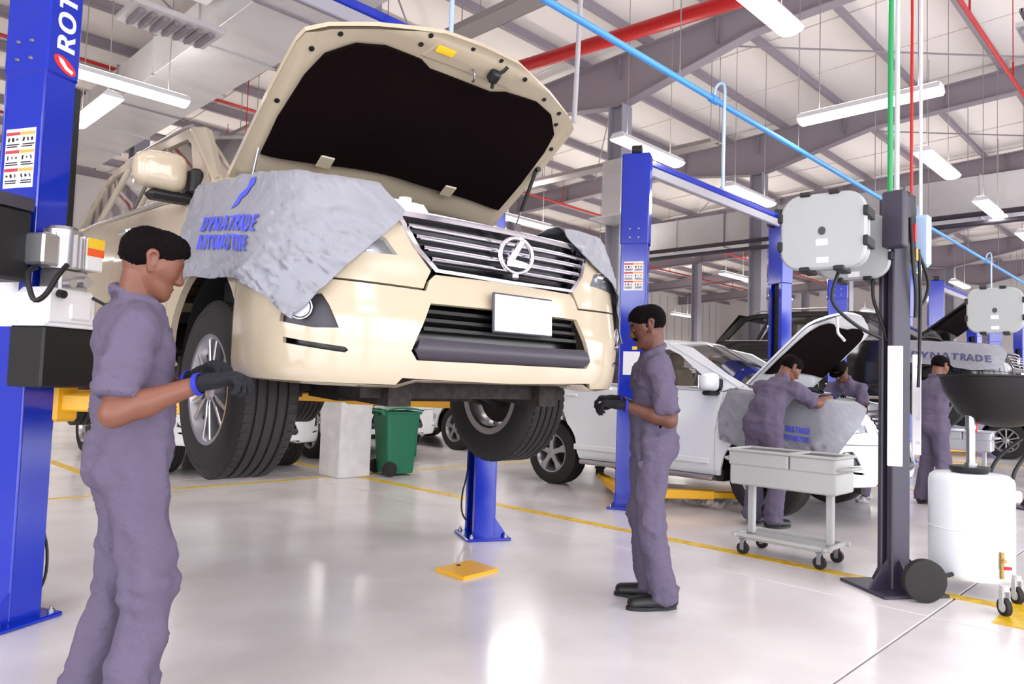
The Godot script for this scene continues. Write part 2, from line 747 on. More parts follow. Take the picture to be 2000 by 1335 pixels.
func set_view() -> void:
	var yaw := deg_to_rad(45.5)
	var pit := deg_to_rad(3.1)
	var rol := deg_to_rad(1.9)
	var fw := Vector3(sin(yaw) * cos(pit), sin(pit), -cos(yaw) * cos(pit))
	var rt := Vector3(cos(yaw), 0, sin(yaw))
	var up := rt.cross(fw)
	var r2 := rt * cos(rol) + up * sin(rol)
	var u2 := -rt * sin(rol) + up * cos(rol)
	cam_basis = Basis(r2, u2, -fw)
	var cam := Camera3D.new()
	cam.name = "camera"
	cam.transform = Transform3D(cam_basis, EYE)
	cam.fov = rad_to_deg(2.0 * atan(667.5 / FPX))
	cam.near = 0.05
	cam.far = 200.0
	add_child(cam)
	var env := Environment.new()
	env.background_mode = Environment.BG_SKY
	var sm := ProceduralSkyMaterial.new()
	sm.sky_top_color = Color(0.90, 0.93, 1.0)
	sm.sky_horizon_color = Color(1.0, 0.99, 0.97)
	sm.ground_horizon_color = Color(0.80, 0.78, 0.75)
	sm.ground_bottom_color = Color(0.62, 0.60, 0.57)
	sm.sky_energy_multiplier = 2.6
	sm.ground_energy_multiplier = 1.5
	var sky := Sky.new()
	sky.sky_material = sm
	env.sky = sky
	env.tonemap_mode = Environment.TONE_MAPPER_LINEAR
	env.tonemap_exposure = 0.81
	env.sdfgi_enabled = true
	env.ssao_enabled = true
	env.ssil_enabled = true
	var we := WorldEnvironment.new()
	we.name = "world_environment"
	we.environment = env
	add_child(we)


const BAYS := [-0.4, 5.2, 10.8, 16.4, 22.0, 27.6, 33.2, 38.8]
const X0 := -6.0
const X1 := 44.0
const Z0 := -24.0
const Z1 := 7.0


func rafter_top(z: float) -> float:
	return 7.35 + 0.04 * (z + 8.0)


func build_structure() -> void:
	# floor: concrete slabs under a pale epoxy coat, dark joints between them
	var b := MB.new()
	b.box(Vector3((X0 + X1) / 2, -0.11, (Z0 + Z1) / 2), Vector3(X1 - X0 + 0.6, 0.18, Z1 - Z0 + 0.6))
	var floor_node := struct_node("floor", b, M.joint)
	var xs := [X0, -0.65, 4.71, 10.1, 15.5, 20.9, 26.3, 31.7, 37.1, X1]
	var zs := [Z0, -16.4, -8.6, -1.24, Z1]
	for a in xs.size() - 1:
		for k in zs.size() - 1:
			b = MB.new()
			b.rbox(Vector3((xs[a] + xs[a + 1]) / 2, -0.02, (zs[k] + zs[k + 1]) / 2), Vector3(xs[a + 1] - xs[a] - 0.011, 0.04, zs[k + 1] - zs[k] - 0.011), 0.003)
			part(floor_node, "slab", b, M.floor_epoxy)
	# yard outside the open doors
	b = MB.new()
	b.box(Vector3(19, -0.14, 22.3), Vector3(90, 0.2, 30))
	b.box(Vector3(-21.2, -0.14, -8.5), Vector3(29.8, 0.2, 31))
	struct_node("yard", b, M.wall_white)
	# yellow floor lines
	yellow_line("yellow line along the second bay, running under the grey trolley", 5.24, 5.36, -8.4, -0.98)
	yellow_line("wide yellow line end beside the white oil barrel", 4.86, 9.4, -0.97, -0.80)
	yellow_line("thin yellow line across the back of the bays behind the white pillar", 1.2, 12.5, -8.02, -7.94)
	yellow_line("yellow line on the floor beside the parked white off-road car", 2.66, 2.78, -14.5, -8.6)
	yellow_line("yellow line between the parked white cars at the back", 5.30, 5.42, -14.5, -8.9)
	for xx in [10.7, 16.1, 21.5]:
		yellow_line("yellow line beside a far lift bay", xx - 0.06, xx + 0.06, -8.0, -1.0)
	# walls
	b = MB.new()
	b.box(Vector3((X0 + X1) / 2, 4.2, Z0 - 0.15), Vector3(X1 - X0 + 0.6, 8.4, 0.3))
	var wb := struct_node("wall_back", b, M.wall_white)
	for k in 60:
		b = MB.new()
		b.box(Vector3(X0 + 0.4 + k * 0.83, 4.6, Z0 + 0.02), Vector3(0.06, 4.2, 0.04))
		part(wb, "cladding_rib", b, M.cladding)
	b = MB.new()
	b.box(Vector3(X1 + 0.15, 4.2, (Z0 + Z1) / 2), Vector3(0.3, 8.4, Z1 - Z0))
	struct_node("wall_right", b, M.wall_white)
	b = MB.new()
	b.box(Vector3(X0 - 0.15, 6.6, (Z0 + Z1) / 2), Vector3(0.3, 3.6, Z1 - Z0))
	for z in [-23.5, -17.0, -10.6, -5.0, 0.6, 6.5]:
		b.box(Vector3(X0 - 0.15, 2.4, z), Vector3(0.3, 4.8, 1.0))
	b.box(Vector3(X0 - 0.15, 2.4, -14.0), Vector3(0.3, 4.8, 20.0))
	struct_node("wall_left", b, M.wall_white)
	# front wall with open roller doors, one for each bay
	b = MB.new()
	b.box(Vector3((X0 + X1) / 2, 6.75, Z1 + 0.15), Vector3(X1 - X0 + 0.6, 3.3, 0.3))
	var dx := [X0 - 0.3, X0 + 0.3]
	for k in 9:
		var c0 := -0.4 + 5.6 * k
		b.box(Vector3(c0 if k else -0.4, 2.55, Z1 + 0.15), Vector3(0.7, 5.1, 0.3))
	b.box(Vector3(X0 + 0.1, 2.55, Z1 + 0.15), Vector3(0.6, 5.1, 0.3))
	struct_node("wall_front", b, M.wall_white)
	# roof sheets, rafters, purlins, braces
	b = MB.new()
	var ya := rafter_top(Z0 - 0.3) + 0.22
	var yb := rafter_top(Z1 + 0.3) + 0.22
	b.quad(Vector3(X0 - 0.3, ya, Z0 - 0.3), Vector3(X1 + 0.3, ya, Z0 - 0.3), Vector3(X1 + 0.3, yb, Z1 + 0.3), Vector3(X0 - 0.3, yb, Z1 + 0.3))
	b.quad(Vector3(X0 - 0.3, yb + 0.1, Z1 + 0.3), Vector3(X1 + 0.3, yb + 0.1, Z1 + 0.3), Vector3(X1 + 0.3, ya + 0.1, Z0 - 0.3), Vector3(X0 - 0.3, ya + 0.1, Z0 - 0.3))
	var ceil := struct_node("ceiling", b, M.roof_sheet)
	var seam := MB.new()
	for k in 26:
		var xx := X0 + 1.0 + k * 1.95
		var s0 := Vector3(xx, ya - 0.012, Z0)
		var s1 := Vector3(xx, rafter_top(Z1) + 0.22 - 0.012, Z1)
		seam.cyl(s0, s1, 0.012, -1, 6)
	part(ceil, "sheet_seam", seam, M.roof_sheet).set_meta("kind", "stuff")
	var zz := Z0 + 0.6
	while zz < Z1:
		b = MB.new()
		var y := rafter_top(zz)
		b.box(Vector3((X0 + X1) / 2, y + 0.11, zz), Vector3(X1 - X0, 0.2, 0.02))
		b.box(Vector3((X0 + X1) / 2, y + 0.02, zz + 0.035), Vector3(X1 - X0, 0.018, 0.075))
		b.box(Vector3((X0 + X1) / 2, y + 0.20, zz - 0.035), Vector3(X1 - X0, 0.018, 0.075))
		part(ceil, "purlin", b, M.steel_grey)
		zz += 1.45
	for xx in BAYS:
		# rafter: an I-section, deeper over the column
		var st := [Z0, -10.6, -8.0, -5.4, Z1]
		var dp := [0.45, 0.5, 0.98, 0.5, 0.5]
		b = MB.new()
		for k in 4:
			var a0 := Vector3(xx, rafter_top(st[k]), st[k])
			var a1 := Vector3(xx, rafter_top(st[k + 1]), st[k + 1])
			var l0: Vector3 = a0 - Vector3.UP * dp[k]
			var l1: Vector3 = a1 - Vector3.UP * dp[k + 1]
			var t := Vector3(0.008, 0, 0)
			b.quad(a0 + t, l0 + t, l1 + t, a1 + t)
			b.quad(a1 - t, l1 - t, l0 - t, a0 - t)
			for pr in [[a0, a1, 0.0], [l0, l1, 0.02]]:
				var p0: Vector3 = pr[0] + Vector3.UP * pr[2]
				var p1: Vector3 = pr[1] + Vector3.UP * pr[2]
				var dd := (p1 - p0)
				b.box((p0 + p1) / 2 - Vector3(0, 0.01, 0), Vector3(0.22, 0.02, dd.length()), Basis(Vector3.RIGHT, dd.normalized().cross(Vector3.RIGHT), dd.normalized()))
		for k in 9:
			var z := -16.0 + k * 2.0
			b.box(Vector3(xx, rafter_top(z) - 0.23, z), Vector3(0.2, 0.44, 0.012))
		part(ceil, "rafter", b, M.steel_grey)
		# wind brace and sag rods
		b = MB.new()
		b.cyl(Vector3(xx, rafter_top(-7) - 0.1, -7), Vector3(xx + 5.6, rafter_top(-2) - 0.1, -2), 0.016, -1, 6)
		part(ceil, "brace_rod", b, M.steel_grey)
		b = MB.new()
		b.cyl(Vector3(xx + 5.6, rafter_top(-13) - 0.1, -13), Vector3(xx, rafter_top(-8) - 0.1, -8), 0.016, -1, 6)
		part(ceil, "brace_rod", b, M.steel_grey)
		for z in [-14.5, -11.6, -5.8, -4.4]:
			b = MB.new()
			b.cyl(Vector3(xx + 0.1, rafter_top(z) - 0.45, z), Vector3(xx + 0.75, rafter_top(z) + 0.05, z), 0.02, -1, 6)
			part(ceil, "fly_brace", b, M.steel_grey)
	# steel columns
	for k in range(1, BAYS.size()):
		var xx: float = BAYS[k]
		b = MB.new()
		var h := rafter_top(-8.0) - 0.96
		for s in [-1, 1]:
			b.box(Vector3(xx, h / 2, -8.0 + s * 0.15), Vector3(0.3, h, 0.02))
		b.box(Vector3(xx, h / 2, -8.0), Vector3(0.014, h, 0.28))
		var col := struct_node("steel_column" if k == 1 else "steel_column_%03d" % (k - 1), b, M.column_grey)
		b = MB.new()
		b.rbox(Vector3(xx, 0.62, -8.0), Vector3(0.46, 1.24, 0.46), 0.012)
		part(col, "plinth", b, M.plaster)
	# far side row of columns
	for k in range(1, BAYS.size()):
		var xx: float = BAYS[k]
		b = MB.new()
		var h := rafter_top(-16.2) - 0.5
		for s in [-1, 1]:
			b.box(Vector3(xx, h / 2, -16.2 + s * 0.15), Vector3(0.3, h, 0.02))
		b.box(Vector3(xx, h / 2, -16.2), Vector3(0.014, h, 0.28))
		struct_node("steel_column_%03d" % (k + 10), b, M.column_grey)


func yellow_line(label: String, xa: float, xb: float, za: float, zb: float) -> void:
	var b := MB.new()
	b.box(Vector3((xa + xb) / 2, 0.0012, (za + zb) / 2), Vector3(xb - xa, 0.0016, zb - za))
	var o := single("floor_line", b, M.yellow_paint, label, "floor marking", "yellow floor lines")
	o.set_meta("kind", "structure")


func hang_rod(b: MB, p: Vector3) -> void:
	b.cyl(p, Vector3(p.x, rafter_top(p.z) + 0.1, p.z), 0.007, -1, 6, false)


# ---------------------------------------------------------------- lamps

func ceiling_light(at: Vector3, along_z: bool, label: String, energy: float, length := 1.6) -> void:
	var o := thing("ceiling_light", label, "ceiling light", at, PI / 2 if along_z else 0.0, "fluorescent ceiling lights")
	var b := MB.new()
	b.prism(V2([[-0.13, 0.0], [0.13, 0.0], [0.08, 0.075], [-0.08, 0.075]]), Transform3D(Basis(Vector3(0, 0, -1), Vector3.UP, Vector3.RIGHT), Vector3(-length / 2, 0, 0)), length)
	part(o, "housing", b, M.fixture_white)
	b = MB.new()
	var rows := []
	for k in 9:
		var t := PI * k / 8.0
		var row := PackedVector3Array()
		for s in 2:
			row.append(Vector3((s - 0.5) * (length - 0.02), -0.001 - 0.055 * sin(t), 0.125 * cos(t)))
		rows.append(row)
	b.grid(rows, false, true)
	for s in [-1, 1]:
		for k in 8:
			var p0: Vector3 = rows[k][0 if s < 0 else 1]
			var p1: Vector3 = rows[k + 1][0 if s < 0 else 1]
			var m := Vector3(p0.x, 0, 0)
			if s > 0:
				b.tri(m, p1, p0)
			else:
				b.tri(m, p0, p1)
	part(o, "lit_tube_diffuser", b, M.tube_light)
	b = MB.new()
	b.box(Vector3(0, 0.081, 0), Vector3(length - 0.06, 0.012, 0.12))
	part(o, "added_top_glow", b, M.tube_light)  # glowing strip added on top of the housing to brighten the roof
	for s in [-0.35, 0.35]:
		b = MB.new()
		var wp := o.transform * Vector3(s * length, 0.07, 0)
		b.cyl(Vector3(s * length, 0.07, 0), Vector3(s * length, 0.07 + rafter_top(wp.z) + 0.05 - wp.y, 0), 0.006, -1, 6, false)
		part(o, "hanger_wire", b, M.hanger)
	for up in 2:
		lamp_face(o, length, energy if up == 0 else energy * 0.45, up == 1)


func lamp_face(o: Node3D, length: float, energy: float, upward: bool) -> void:
	var l := AreaLight3D.new()
	l.name = "lamp" if not upward else "added_uplight"  # the upward one is an added light that lifts the ceiling brightness
	l.area_size = Vector2(length - 0.05, 0.22)
	l.area_normalize_energy = true
	l.light_energy = energy
	l.light_color = Color(1.0, 0.985, 0.96)
	l.rotation.x = PI / 2 if upward else -PI / 2
	l.position = Vector3(0, 0.095 if upward else -0.075, 0)
	l.shadow_enabled = true
	l.area_range = 60.0
	l.area_attenuation = 2.0
	o.add_child(l)


func build_lights() -> void:
	var e := 4.0
	var nice := [
		[on_y(1268, 296, 4.7), false, "lit tube light above the blue lift post behind the standing mechanic"],
		[on_y(1465, 382, 4.7), false, "lit tube light just above the blue lift crossbar"],
		[Vector3(9.0, 4.66, -3.05), true, "long lit tube light crossing the green and white drop pipes"],
		[on_y(1832, 321, 4.7), false, "lit tube light to the right of the white drop pipe"],
		[on_y(1935, 408, 4.7), false, "lit tube light in front of the big grey duct"],
		[on_y(2010, 466, 4.7), false, "lit tube light beyond the big grey duct"],
		[Vector3(6.0, 4.75, -3.0), false, "lit tube light under the purlins above the blue air pipe"],
		[on_y(235, 165, 4.7), false, "lit tube light beside the decorated top of the blue lift post"],
		[Vector3(2.9, 4.7, -10.9), true, "lit tube light turned lengthwise under the back duct"],
	]
	for a in nice:
		ceiling_light(a[0], a[1], a[2], e)
	for p in [
		# over the near bays, behind and beside the camera
		[0.5, -1.2], [4.0, 1.8], [0.5, 4.0], [-3.5, -4.0], [-3.5, 1.5], [8.0, 3.0], [12.5, 2.8],
		# far bays
		[22.5, -3.1], [26.0, -6.0], [30.0, -3.1], [34.0, -6.0], [38.0, -3.1], [19.3, -6.0], [22.0, -6.4],
		# the row of parked cars at the back
		[-2.0, -11.0], [7.0, -11.5], [11.5, -11.0], [16.0, -12.0], [21.0, -11.0], [26.5, -12.0], [33.0, -11.0],
		[1.0, -18.5], [6.5, -19.0], [12.0, -18.5], [18.0, -19.0], [24.0, -18.5], [31.0, -19.0], [38.0, -18.0]]:
		var where := "over the row of parked white cars"
		if p[1] < -16.0:
			where = "near the far back wall"
		elif p[1] > 0.5:
			where = "near the open roller doors"
		elif p[1] > -8.0:
			where = "over the bays beyond the dispenser posts" if p[0] > 10 else "over the bay beside the blue lift"
		ceiling_light(Vector3(p[0], 4.75, p[1]), false, "lit tube light hung " + where, e * (3.2 if p[1] < -8.0 else 1.15))


# ---------------------------------------------------------------- pipes and ducts under the roof

func pipe(called: String, label: String, pts: Array, r: float, m: Material, cat := "pipe", group := "") -> MeshInstance3D:
	var b := MB.new()
	b.tube(pts, r, 10)
	return single(called, b, m, label, cat, group)


func duct_run(label: String, p: Vector3, q: Vector3, w: float, h: float, flange := 1.2) -> Node3D:
	var o := thing("air_duct", label, "duct", p)
	var d := (q - p)
	var n := maxi(1, int(d.length() / flange))
	var f := Basis.looking_at(d.normalized(), Vector3.UP)
	for k in n:
		var b := MB.new()
		b.rbox(d * ((k + 0.5) / n), Vector3(w, h, d.length() / n - 0.012), 0.006, f)
		part(o, "duct_section", b, M.duct)
		b = MB.new()
		for s in [[Vector3(0, h / 2 + 0.012, 0), Vector3(w + 0.06, 0.024, 0.03)], [Vector3(0, -h / 2 - 0.012, 0), Vector3(w + 0.06, 0.024, 0.03)], [Vector3(w / 2 + 0.015, 0, 0), Vector3(0.03, h + 0.02, 0.03)], [Vector3(-w / 2 - 0.015, 0, 0), Vector3(0.03, h + 0.02, 0.03)]]:
			b.box(d * (float(k) / n) + f * s[0], s[1], f)
		part(o, "duct_flange", b, M.steel_grey if k % 3 == 0 else M.duct)
	return o


func build_services() -> void:
	# blue compressed-air pipe running across the bays
	var zp := -4.0
	var yp := 4.41
	var o := thing("air_pipe", "bright blue air pipe running across the bays with drop pipes", "pipe")
	var b := MB.new()
	b.cyl(Vector3(-2, yp, zp), Vector3(40, yp, zp), 0.032, -1, 12)
	part(o, "main_pipe", b, M.blue_pipe)
	for xx in [3.2, 7.1, 14.0, 19.6, 25.2]:
		b = MB.new()
		var pts := [Vector3(xx, yp, zp), Vector3(xx, yp + 0.12, zp + 0.02), Vector3(xx + 0.03, yp + 0.17, zp + 0.06), Vector3(xx + 0.05, yp + 0.12, zp + 0.1), Vector3(xx + 0.05, yp - 0.2, zp + 0.1), Vector3(xx + 0.05, yp - 1.0, zp + 0.1)]
		b.tube(smooth_path(pts, 4), 0.018, 8)
		part(o, "drop_pipe", b, M.pale_blue_pipe)
		b = MB.new()
		b.cyl(Vector3(xx - 0.06, yp, zp), Vector3(xx + 0.06, yp, zp), 0.045, -1, 12)
		part(o, "fitting", b, M.blue_pipe)
	for k in 14:
		b = MB.new()
		hang_rod(b, Vector3(0.6 + k * 2.9, yp, zp))
		part(o, "hanger_rod", b, M.hanger)
	# vertical pipes down to the dark dispenser post
	for a in [[1738, "green_pipe", "green vertical drop pipe above the dark dispenser post", 0.018, 460.0], [1751, "white_pipe", "white vertical drop pipe beside the green one", 0.017, 470.0], [1780, "red_pipe", "thin red vertical pipe beside the dark dispenser post", 0.011, 390.0], [1798, "white_pipe", "thin white vertical pipe right of the red one", 0.012, 440.0]]:
		var p := on_z(a[0], a[4], -1.62)
		pipe("drop_pipe", a[2], [Vector3(p.x, p.y, -1.62), Vector3(p.x, rafter_top(-1.6), -1.62)], a[3], M[a[1]], "pipe", "vertical drop pipes")
	# thin white pipe behind the raised hood
	var pw := on_z(1121, 240, -6.5)
	pipe("drop_pipe", "white vertical pipe just right of the raised hood", [pw, Vector3(pw.x + 0.1, rafter_top(-6.5), -6.5)], 0.035, M.white_pipe, "pipe", "vertical drop pipes")
	# big red fire main beside the rafter, sloping with it
	var r0 := on_x(1045, 122, 8.2)
	var r1 := on_x(1310, 40, 8.2)
	var rd := r1 - r0
	pipe("fire_main", "thick red fire main crossing above the raised hood", [r0 - rd * 2.0, r1 + rd * 0.9], 0.105, M.red_pipe)
	# thin red sprinkler lines under the purlins
	for a in [[Vector3(4.0, 6.2, -2.35), Vector3(36, 6.2, -2.35), "thin red sprinkler pipe under the purlins, running to the big grey duct"], [Vector3(-5, 6.3, -13.4), Vector3(36, 6.3, -13.4), "thin red sprinkler pipe over the parked cars"], [Vector3(-5, 6.1, -16.8), Vector3(36, 6.1, -16.8), "thin red sprinkler pipe near the back wall"], [Vector3(4.0, 3.7, -12.2), Vector3(10.5, 3.7, -12.2), "short red pipe low behind the blue lift post"], [Vector3(-3, 4.2, -20.0), Vector3(8.5, 4.2, -20.0), "red pipe on the far wall left of the beige car"]]:
		o = thing("sprinkler_pipe", a[2], "pipe", Vector3.ZERO, 0.0, "red sprinkler pipes")
		b = MB.new()
		b.cyl(a[0], a[1], 0.03, -1, 8)
		part(o, "main_pipe", b, M.red_pipe)
		var n := int((a[1] - a[0]).length() / 2.6)
		for k in n:
			var p: Vector3 = a[0].lerp(a[1], (k + 0.5) / n)
			b = MB.new()
			hang_rod(b, p)
			b.cyl(p, p + Vector3(0, 0.28, 0), 0.014, -1, 6)
			part(o, "riser", b, M.red_pipe)
	# two black conduits along the bays (far right and behind the blue post)
	for y in [4.55, 4.73]:
		pipe("conduit", "upper dark conduit running level behind the far lifts" if y > 4.6 else "lower dark conduit running level behind the far lifts", [Vector3(16.0, y, -13.0), Vector3(16.0, y, 3.0)], 0.05, M.grey_plastic, "pipe", "pair of dark conduits")
	# ducts
	duct_run("large rectangular grey duct under the roof at the back left", Vector3(4.1, 5.7, -17.0), Vector3(4.1, 5.7, -6.2), 1.0, 0.55, 1.4)
	duct_run("grey duct crossing under the back roof beside the lifted car", Vector3(-4, 6.0, -8.6), Vector3(3.55, 6.0, -8.6), 0.7, 0.5, 1.3)
	duct_run("long grey duct running past the far lifts", Vector3(18.2, 5.3, 1.2), Vector3(36.0, 5.3, 1.2), 1.1, 0.8, 1.5)
	var pd := on_y(1900, 170, 4.4)
	duct_run("square metal duct dropping to a louvred outlet at the upper right", Vector3(7.6, 4.55, -1.02), Vector3(7.6, 6.8, -0.72), 0.42, 0.42, 0.75)
	var dv := thing("air_outlet", "louvred air outlet at the lower end of the square duct", "air outlet", Vector3(7.6, 4.45, -1.03))
	b = MB.new()
	b.box(Vector3(0, 0, 0), Vector3(0.5, 0.04, 0.5))
	part(dv, "frame", b, M.duct)
	for k in 6:
		b = MB.new()
		b.box(Vector3(0, -0.035, -0.2 + k * 0.08), Vector3(0.44, 0.05, 0.008), Basis(Vector3.RIGHT, 0.5))
		part(dv, "louvre", b, M.steel_grey)
	# big duct seen far right, crossing behind the reels
	duct_run("big grey rectangular duct behind the dark dispenser post", Vector3(17.4, 5.3, 3.5), Vector3(17.4, 5.3, -12.0), 0.9, 0.85, 1.3)
	# outlet box next to the column
	var vb := thing("air_duct", "short grey duct box ending in a flared hood beside the steel column", "duct", Vector3(10.4, 4.2, -7.7))
	b = MB.new()
	b.rbox(Vector3(0, 0.5, 0), Vector3(0.42, 1.0, 0.42), 0.01)
	part(vb, "duct_section", b, M.duct)
	b = MB.new()
	b.box(Vector3(0, -0.03, 0), Vector3(0.72, 0.03, 0.72))
	part(vb, "flared_hood", b, M.duct)
	# diffuser at the top left
	var df := thing("air_outlet", "white louvred air diffuser under the duct at the upper left", "air outlet", on_y(335, 48, 5.0))
	b = MB.new()
	b.rbox(Vector3.ZERO, Vector3(0.95, 0.06, 0.6), 0.01)
	part(df, "frame", b, M.duct)
	for k in 7:
		b = MB.new()
		b.box(Vector3(-0.36 + k * 0.12, -0.05, 0), Vector3(0.07, 0.04, 0.4), Basis(Vector3.BACK, 0.4))
		part(df, "louvre", b, M.steel_grey)
	# cable tray along the rafters
	for a in [[5.9, -5.2, "cable tray hung beside the first rafter"], [11.6, -7.0, "cable tray hung beside the second rafter"]]:
		o = thing("cable_tray", a[2], "cable tray", Vector3(a[0], 5.6, a[1]), 0.0, "hung cable trays")
		b = MB.new()
		b.box(Vector3(0, 0, -4), Vector3(0.3, 0.01, 9))
		for s in [-1, 1]:
			b.box(Vector3(s * 0.15, 0.03, -4), Vector3(0.01, 0.07, 9))
		part(o, "tray", b, M.hanger)
		for k in 5:
			for s in [-0.15, 0.15]:
				b = MB.new()
				b.cyl(Vector3(s, 0, -7.5 + k * 2.0), Vector3(s, rafter_top(a[1] - 7.5 + k * 2.0) - 5.5, -7.5 + k * 2.0), 0.007, -1, 6, false)
				part(o, "hanger_rod", b, M.hanger)


# ---------------------------------------------------------------- cars (local axes: z forward from the front axle, y up from the ground, x to the picture's right)

const CW := [[0.25, 0.87], [0.33, 0.91], [0.40, 0.965], [0.60, 0.97], [0.80, 0.965], [0.95, 0.95], [1.10, 0.91], [1.22, 0.88], [1.30, 0.845], [1.5, 0.77], [1.80, 0.66]]
const CZ := [[0.25, 0.84], [0.33, 0.90], [0.40, 0.945], [0.50, 0.96], [0.62, 0.955], [0.70, 0.93], [0.80, 0.905], [0.90, 0.89], [1.0, 0.865], [1.1, 0.82], [1.2, 0.75]]
const CZ0 := 0.36
const CN := 3.3


func fascia(s: float, y: float) -> Vector3:
	var ph := s * PI / 2
	var sn := sin(ph)
	var cs := cos(ph)
	var nn := pow(pow(absf(sn), CN) + pow(absf(cs), CN), 1.0 / CN)
	return Vector3(stab(y, CW) * sn / nn, y, CZ0 + (stab(y, CZ) - CZ0) * cs / nn)


func flank(z: float, y: float, sg: float) -> Vector3:
	var w := stab(y, CW)
	if z < -2.7:
		w *= 1.0 - 0.055 * pow((-2.7 - z) / 1.0, 2.0)
	return Vector3(sg * w, y, z)


# the shape of a cloth over the wing: t runs forward along the wing and round to the grille, h hangs down from the edge
func wing_shell(t: float, h: float, sg: float) -> Vector3:
	var yt := 1.245 - 0.06 * t
	var y := yt - maxf(h, 0.0)
	var p: Vector3
	if t < 1.0:
		p = Vector3(sg * stab(y, CW), y, -0.64 + t)
	else:
		p = fascia(sg * (1.0 - (t - 1.0) / 1.2), y)
	if h < 0.0:
		var d := (Vector3(0, p.y, -0.3) - p).normalized()
		p += d * -h
		p.y -= 0.28 * -h
	return p


var wheel_cache := {}


func wheel_parts(style: int, low: bool) -> Dictionary:
	var key := style * 2 + int(low)
	if wheel_cache.has(key):
		return wheel_cache[key]
	var seg := 28 if low else 48
	# tyre, axis along x (y of the lathe turned to x), outer face at +y
	var prof := [Vector2(0.235, -0.125), Vector2(0.26, -0.133), Vector2(0.32, -0.137), Vector2(0.365, -0.128), Vector2(0.385, -0.11)]
	for g in [-0.066, -0.022, 0.022, 0.066]:
		prof.append_array([Vector2(0.391, g - 0.006), Vector2(0.380, g - 0.005), Vector2(0.380, g + 0.005), Vector2(0.391, g + 0.006)])
	prof.append_array([Vector2(0.385, 0.11), Vector2(0.365, 0.128), Vector2(0.345, 0.135), Vector2(0.34, 0.131), Vector2(0.32, 0.137), Vector2(0.26, 0.133), Vector2(0.235, 0.125)])
	var b := MB.new()
	var ax := Transform3D(Basis(Vector3.BACK, Vector3.RIGHT, Vector3.UP), Vector3.ZERO)
	b.lathe(prof, ax, seg)
	if not low:
		# cross cuts in the shoulder blocks
		for k in 60:
			var t := TAU * k / 60.0
			for s in [-1, 1]:
				var d := Vector3(0, cos(t), sin(t))
				b.box(d * 0.3885 + Vector3(s * 0.092, 0, 0), Vector3(0.034, 0.006, 0.024), Basis(Vector3.RIGHT, d, Vector3.RIGHT.cross(d)))
	var out := {}
	out.tyre = b.mesh(M.rubber)
	b = MB.new()
	b.lathe([Vector2(0.20, -0.12), Vector2(0.238, -0.125), Vector2(0.238, -0.10), Vector2(0.205, -0.08), Vector2(0.20, 0.06), Vector2(0.222, 0.10), Vector2(0.243, 0.118), Vector2(0.243, 0.128), Vector2(0.228, 0.126), Vector2(0.212, 0.10), Vector2(0.19, 0.05), Vector2(0.19, -0.1)], ax, seg)
	out.rim = b.mesh(M.alloy)
	b = MB.new()
	b.cyl(Vector3(-0.05, 0, 0), Vector3(-0.02, 0, 0), 0.165, -1, 24)
	b.cyl(Vector3(-0.09, 0, 0), Vector3(-0.05, 0, 0), 0.09, -1, 20)
	out.brake = b.mesh(M.underbody)
	var n: int = [6, 5, 6, 10][style]
	var spokes := []
	for k in n:
		b = MB.new()
		b.x = Transform3D(Basis(Vector3.RIGHT, TAU * k / n), Vector3.ZERO)
		if style == 0 or style == 2:
			for s in [-1, 1]:
				# two thin ribs and a web: a forked spoke
				b.prism(V2([[0.045, s * 0.014], [0.215, s * 0.052], [0.222, s * 0.034], [0.12, s * 0.008]]), Transform3D(Basis(Vector3.UP, Vector3.BACK, Vector3.RIGHT), Vector3(0.085, 0, 0)), 0.035, 0.004)
		elif style == 1:
			b.prism(V2([[0.04, -0.034], [0.13, -0.028], [0.218, -0.05], [0.218, 0.05], [0.13, 0.028], [0.04, 0.034]]), Transform3D(Basis(Vector3.UP, Vector3.BACK, Vector3.RIGHT), Vector3(0.075, 0, 0)), 0.045, 0.006)
		else:
			b.prism(V2([[0.04, -0.012], [0.218, -0.016], [0.218, 0.016], [0.04, 0.012]]), Transform3D(Basis(Vector3.UP, Vector3.BACK, Vector3.RIGHT), Vector3(0.08, 0, 0)), 0.04, 0.004)
		spokes.append(b.mesh(M.alloy))
	out.spokes = spokes
	b = MB.new()
	b.lathe([Vector2(0.06, 0.07), Vector2(0.056, 0.115), Vector2(0.03, 0.125), Vector2(0.0, 0.125)], ax, 20)
	for k in 5:
		var t := TAU * k / 5.0
		b.cyl(Vector3(0.10, cos(t) * 0.043, sin(t) * 0.043), Vector3(0.122, cos(t) * 0.043, sin(t) * 0.043), 0.009, -1, 6)
	out.hub = b.mesh(M.alloy)
	wheel_cache[key] = out
	return out


func add_wheel(car: Node3D, at: Vector3, sg: float, style: int, low: bool, sz := 1.0) -> void:
	var w := wheel_parts(style, low)
	# the outer face points away from the car
	var bs := (Basis() if sg > 0 else Basis(Vector3.UP, PI)).scaled(Vector3.ONE * sz)
	var t := inst(car, "wheel", w.tyre, Transform3D(bs, at))
	t.set_meta("label", "black tyre on alloy rim")
	inst(t, "rim", w.rim)
	inst(t, "brake_disc", w.brake)
	for s in w.spokes:
		inst(t, "spoke", s)
	inst(t, "hub_cap", w.hub)


func arch(cz: float, cy: float, r: float, z_from: float, z_to: float, n := 10) -> Array:
	# points over a wheel arch from z_from to z_to, in the (z, y) plane
	var o := []
	var a0 := acos(clampf((z_from - cz) / r, -1, 1))
	var a1 := acos(clampf((z_to - cz) / r, -1, 1))
	for k in n + 1:
		var a := lerpf(a0, a1, float(k) / n)
		o.append([cz + cos(a) * r, cy + sin(a) * r])
	return o


